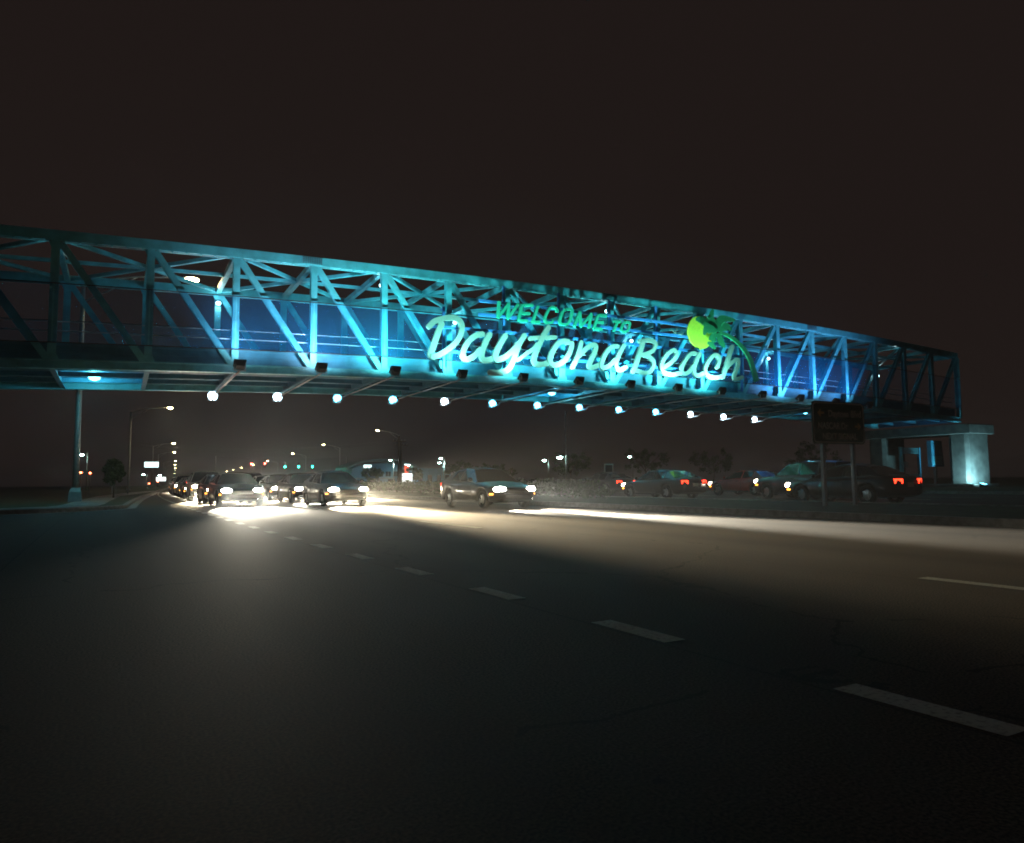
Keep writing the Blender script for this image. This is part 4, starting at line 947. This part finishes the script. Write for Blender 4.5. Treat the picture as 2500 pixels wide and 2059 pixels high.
MB().box(-7,8,-2.2,-0.02,1.75,1.95).build('canopy', M['roofm'], ab)
for xx in (-6.5,-2.0,2.6,7.2): MB().box(xx,xx+0.3,-2.1,-1.8,0,1.75).build('canopy_post', M['wall_grey'], ab)
for xx in (-4.0,1.0): MB().box(xx,xx+1.8,-0.05,-0.01,0,1.65).build('door', M['window'], ab)
b2 = tag(empty('flat_building', (60.8,152,0)), 'low flat building with pale lit wall right of the arched one', 'building')
MB().box(-4.2,4.6,0,8,0,3.9).build('wall', M['wall_blue'], b2)
MB().box(-4.4,4.8,-0.2,8.2,3.9,4.15).build('parapet', M['roofm'], b2)
for xx in (-3.2,-1.0,1.2,3.2): MB().box(xx,xx+1.0,-0.05,-0.01,1.0,2.4).build('window', M['window'], b2)
b3 = tag(empty('shed_building', (52.4,182,0)), 'dark low shed roof left of the arched building', 'building')
MB().box(-5,2,0,7,0,2.6).build('wall', M['wall_grey'], b3); MB().prism_xz([(-5.4,2.6),(2.4,2.6),(2.4,2.9),(-1.5,3.9),(-5.4,2.9)],-0.4,7.4).build('roof', M['roofm'], b3)
for xx in (-4,-1.6): MB().box(xx,xx+1.2,-0.05,-0.01,0.8,1.9).build('window', M['window'], b3)

# ------------------------------------------------------------------ trees, shrubs, hedge
def crown_mesh(rx_, ry_, rz_, clumps, per, size, seed, base=0.0):
    rnd = random.Random(seed); vs = []; fs = []
    for c in range(clumps):
        while True:
            p = Vector((rnd.uniform(-1,1),rnd.uniform(-1,1),rnd.uniform(-1,1)))
            if 0.25 < p.length < 1: break
        C = Vector((p.x*rx_, p.y*ry_, base+p.z*rz_)); cr = rnd.uniform(0.16,0.34)*min(rx_,rz_)
        for k in range(per):
            d = Vector((rnd.gauss(0,1),rnd.gauss(0,1),rnd.gauss(0,0.8))).normalized()*cr*rnd.random()**0.5
            P = C+d; a = Vector((rnd.gauss(0,1),rnd.gauss(0,1),rnd.gauss(0,1))).normalized(); b = a.cross(Vector((rnd.gauss(0,1),rnd.gauss(0,1),rnd.gauss(0,1)))).normalized()
            s = size*rnd.uniform(0.6,1.3); o = len(vs)
            vs += [P-a*s, P-b*s*0.45, P+a*s, P+b*s*0.45]; fs.append((o,o+1,o+2,o+3))
    me = bpy.data.meshes.new('crown'); me.from_pydata([tuple(v) for v in vs], [], fs); me.materials.append(M['leaf']); return me
def tree(x, y, h, r, seed, label, group='trees beyond the road'):
    o = tag(empty('tree', (x,y,0)), label, 'tree', group)
    tr = MB(); tr.tube([(0,0,-0.1),(0.05*h*0.1,0,h*0.25),(0.02*h,0.01*h,h*0.5)], [0.05*h*0.5,0.035*h*0.5,0.02*h*0.5], 8)
    rnd = random.Random(seed)
    for k in range(5):
        a = 2*PI*k/5+rnd.random(); tr.tube([(0.01*h,0,h*0.32+0.03*h*k),(math.cos(a)*r*0.35,math.sin(a)*r*0.35,h*0.52+0.03*h*k),(math.cos(a)*r*0.65,math.sin(a)*r*0.65,h*0.66+0.03*h*k)],[0.012*h,0.008*h,0.004*h],6)
    tr.build('trunk', M['bark'], o, smooth=True)
    link('crown', crown_mesh(r,r,h*0.34,46,46,0.17,seed), o, (0,0,h*0.66))
    return o
tree(52.0,118,4.6,2.6,1,'bushy tree with faint green crown right of the lit white sign')
tree(60.0,122,4.2,2.5,2,'bushy tree in front of the low flat building, left of two')
tree(64.0,124,4.0,2.7,3,'bushy tree in front of the low flat building, right of two')
tree(47.5,128,3.6,2.2,4,'dark tree left of the lit white sign')
tree(42.0,136,3.8,2.3,5,'dark tree standing left of the thick utility pole')
tree(59.0,92,5.4,3.2,6,'dark tree between the lit building and the tall thin pole')
tree(70.0,88,5.8,3.4,7,'dark tree right of the tall thin pole')
tree(80.0,84,5.6,3.6,8,'dim tree in the darkness right of the middle')
tree(88.0,72,6.2,3.8,9,'dim tree in the darkness left of the guide sign')
tree(-0.4,52,2.6,0.5,10,'slim young tree on the verge beside the street lamp pole')
# clipped hedge on the median
hg = empty('median_hedge', (0,0,0)); tag(hg, 'low dark hedge along the median, ending left of the guide sign', 'hedge')
rnd = random.Random(5); vs = []; fs = []
for k in range(15000):
    y = 26.5+ (rnd.random()**1.6)*75; t = 16.2+rnd.uniform(-0.75,0.75); hh = 0.82+0.07*math.sin(y*1.7)+0.05*math.sin(y*4.1)
    if y < 27.5: hh *= 0.35+0.65*(y-26.5)
    u = rnd.random(); z = 0.12+hh*(u**0.45); 
    if rnd.random() < 0.5: t = 16.2-0.75+rnd.gauss(0,0.05)
    P = Vector((xc(y)+t, y, z)); a = Vector((rnd.gauss(0,1),rnd.gauss(0,1),rnd.gauss(0,1))).normalized(); b = a.cross(Vector((rnd.gauss(0,1),rnd.gauss(0,1),rnd.gauss(0,1)))).normalized(); s = rnd.uniform(0.05,0.10)
    o = len(vs); vs += [tuple(P-a*s),tuple(P-b*s*0.5),tuple(P+a*s),tuple(P+b*s*0.5)]; fs.append((o,o+1,o+2,o+3))
me = bpy.data.meshes.new('foliage'); me.from_pydata(vs,[],fs); me.materials.append(M['leaf']); link('foliage', me, hg)
stm = MB()
for k in range(40):
    y = 27+k*1.8; stm.tube([(xc(y)+16.2,y,0.1),(xc(y)+16.2+rnd.uniform(-.1,.1),y,0.7)],[0.04,0.02],5)
stm.build('stem', M['bark'], hg)

# ------------------------------------------------------------------ haze volume added so the lamps glow
hz = MB().box(-420,1020,-220,1220,-1.2,13.5).build('haze', None)
vm = bpy.data.materials.new('added_glow_haze'); vm.use_nodes = True
N, L = nodes(vm); N.remove(N['Principled BSDF']); pv = N.new('ShaderNodeVolumePrincipled')
pv.inputs['Color'].default_value = (0.86, 0.92, 1.0, 1); pv.inputs['Density'].default_value = 0.0007; pv.inputs['Anisotropy'].default_value = 0.72
L.new(pv.outputs['Volume'], N['Material Output'].inputs['Volume'])
hz.data.materials.append(vm); hz['kind'] = 'stuff'; hz['label'] = 'thin haze added over the road to make the lamps glow'
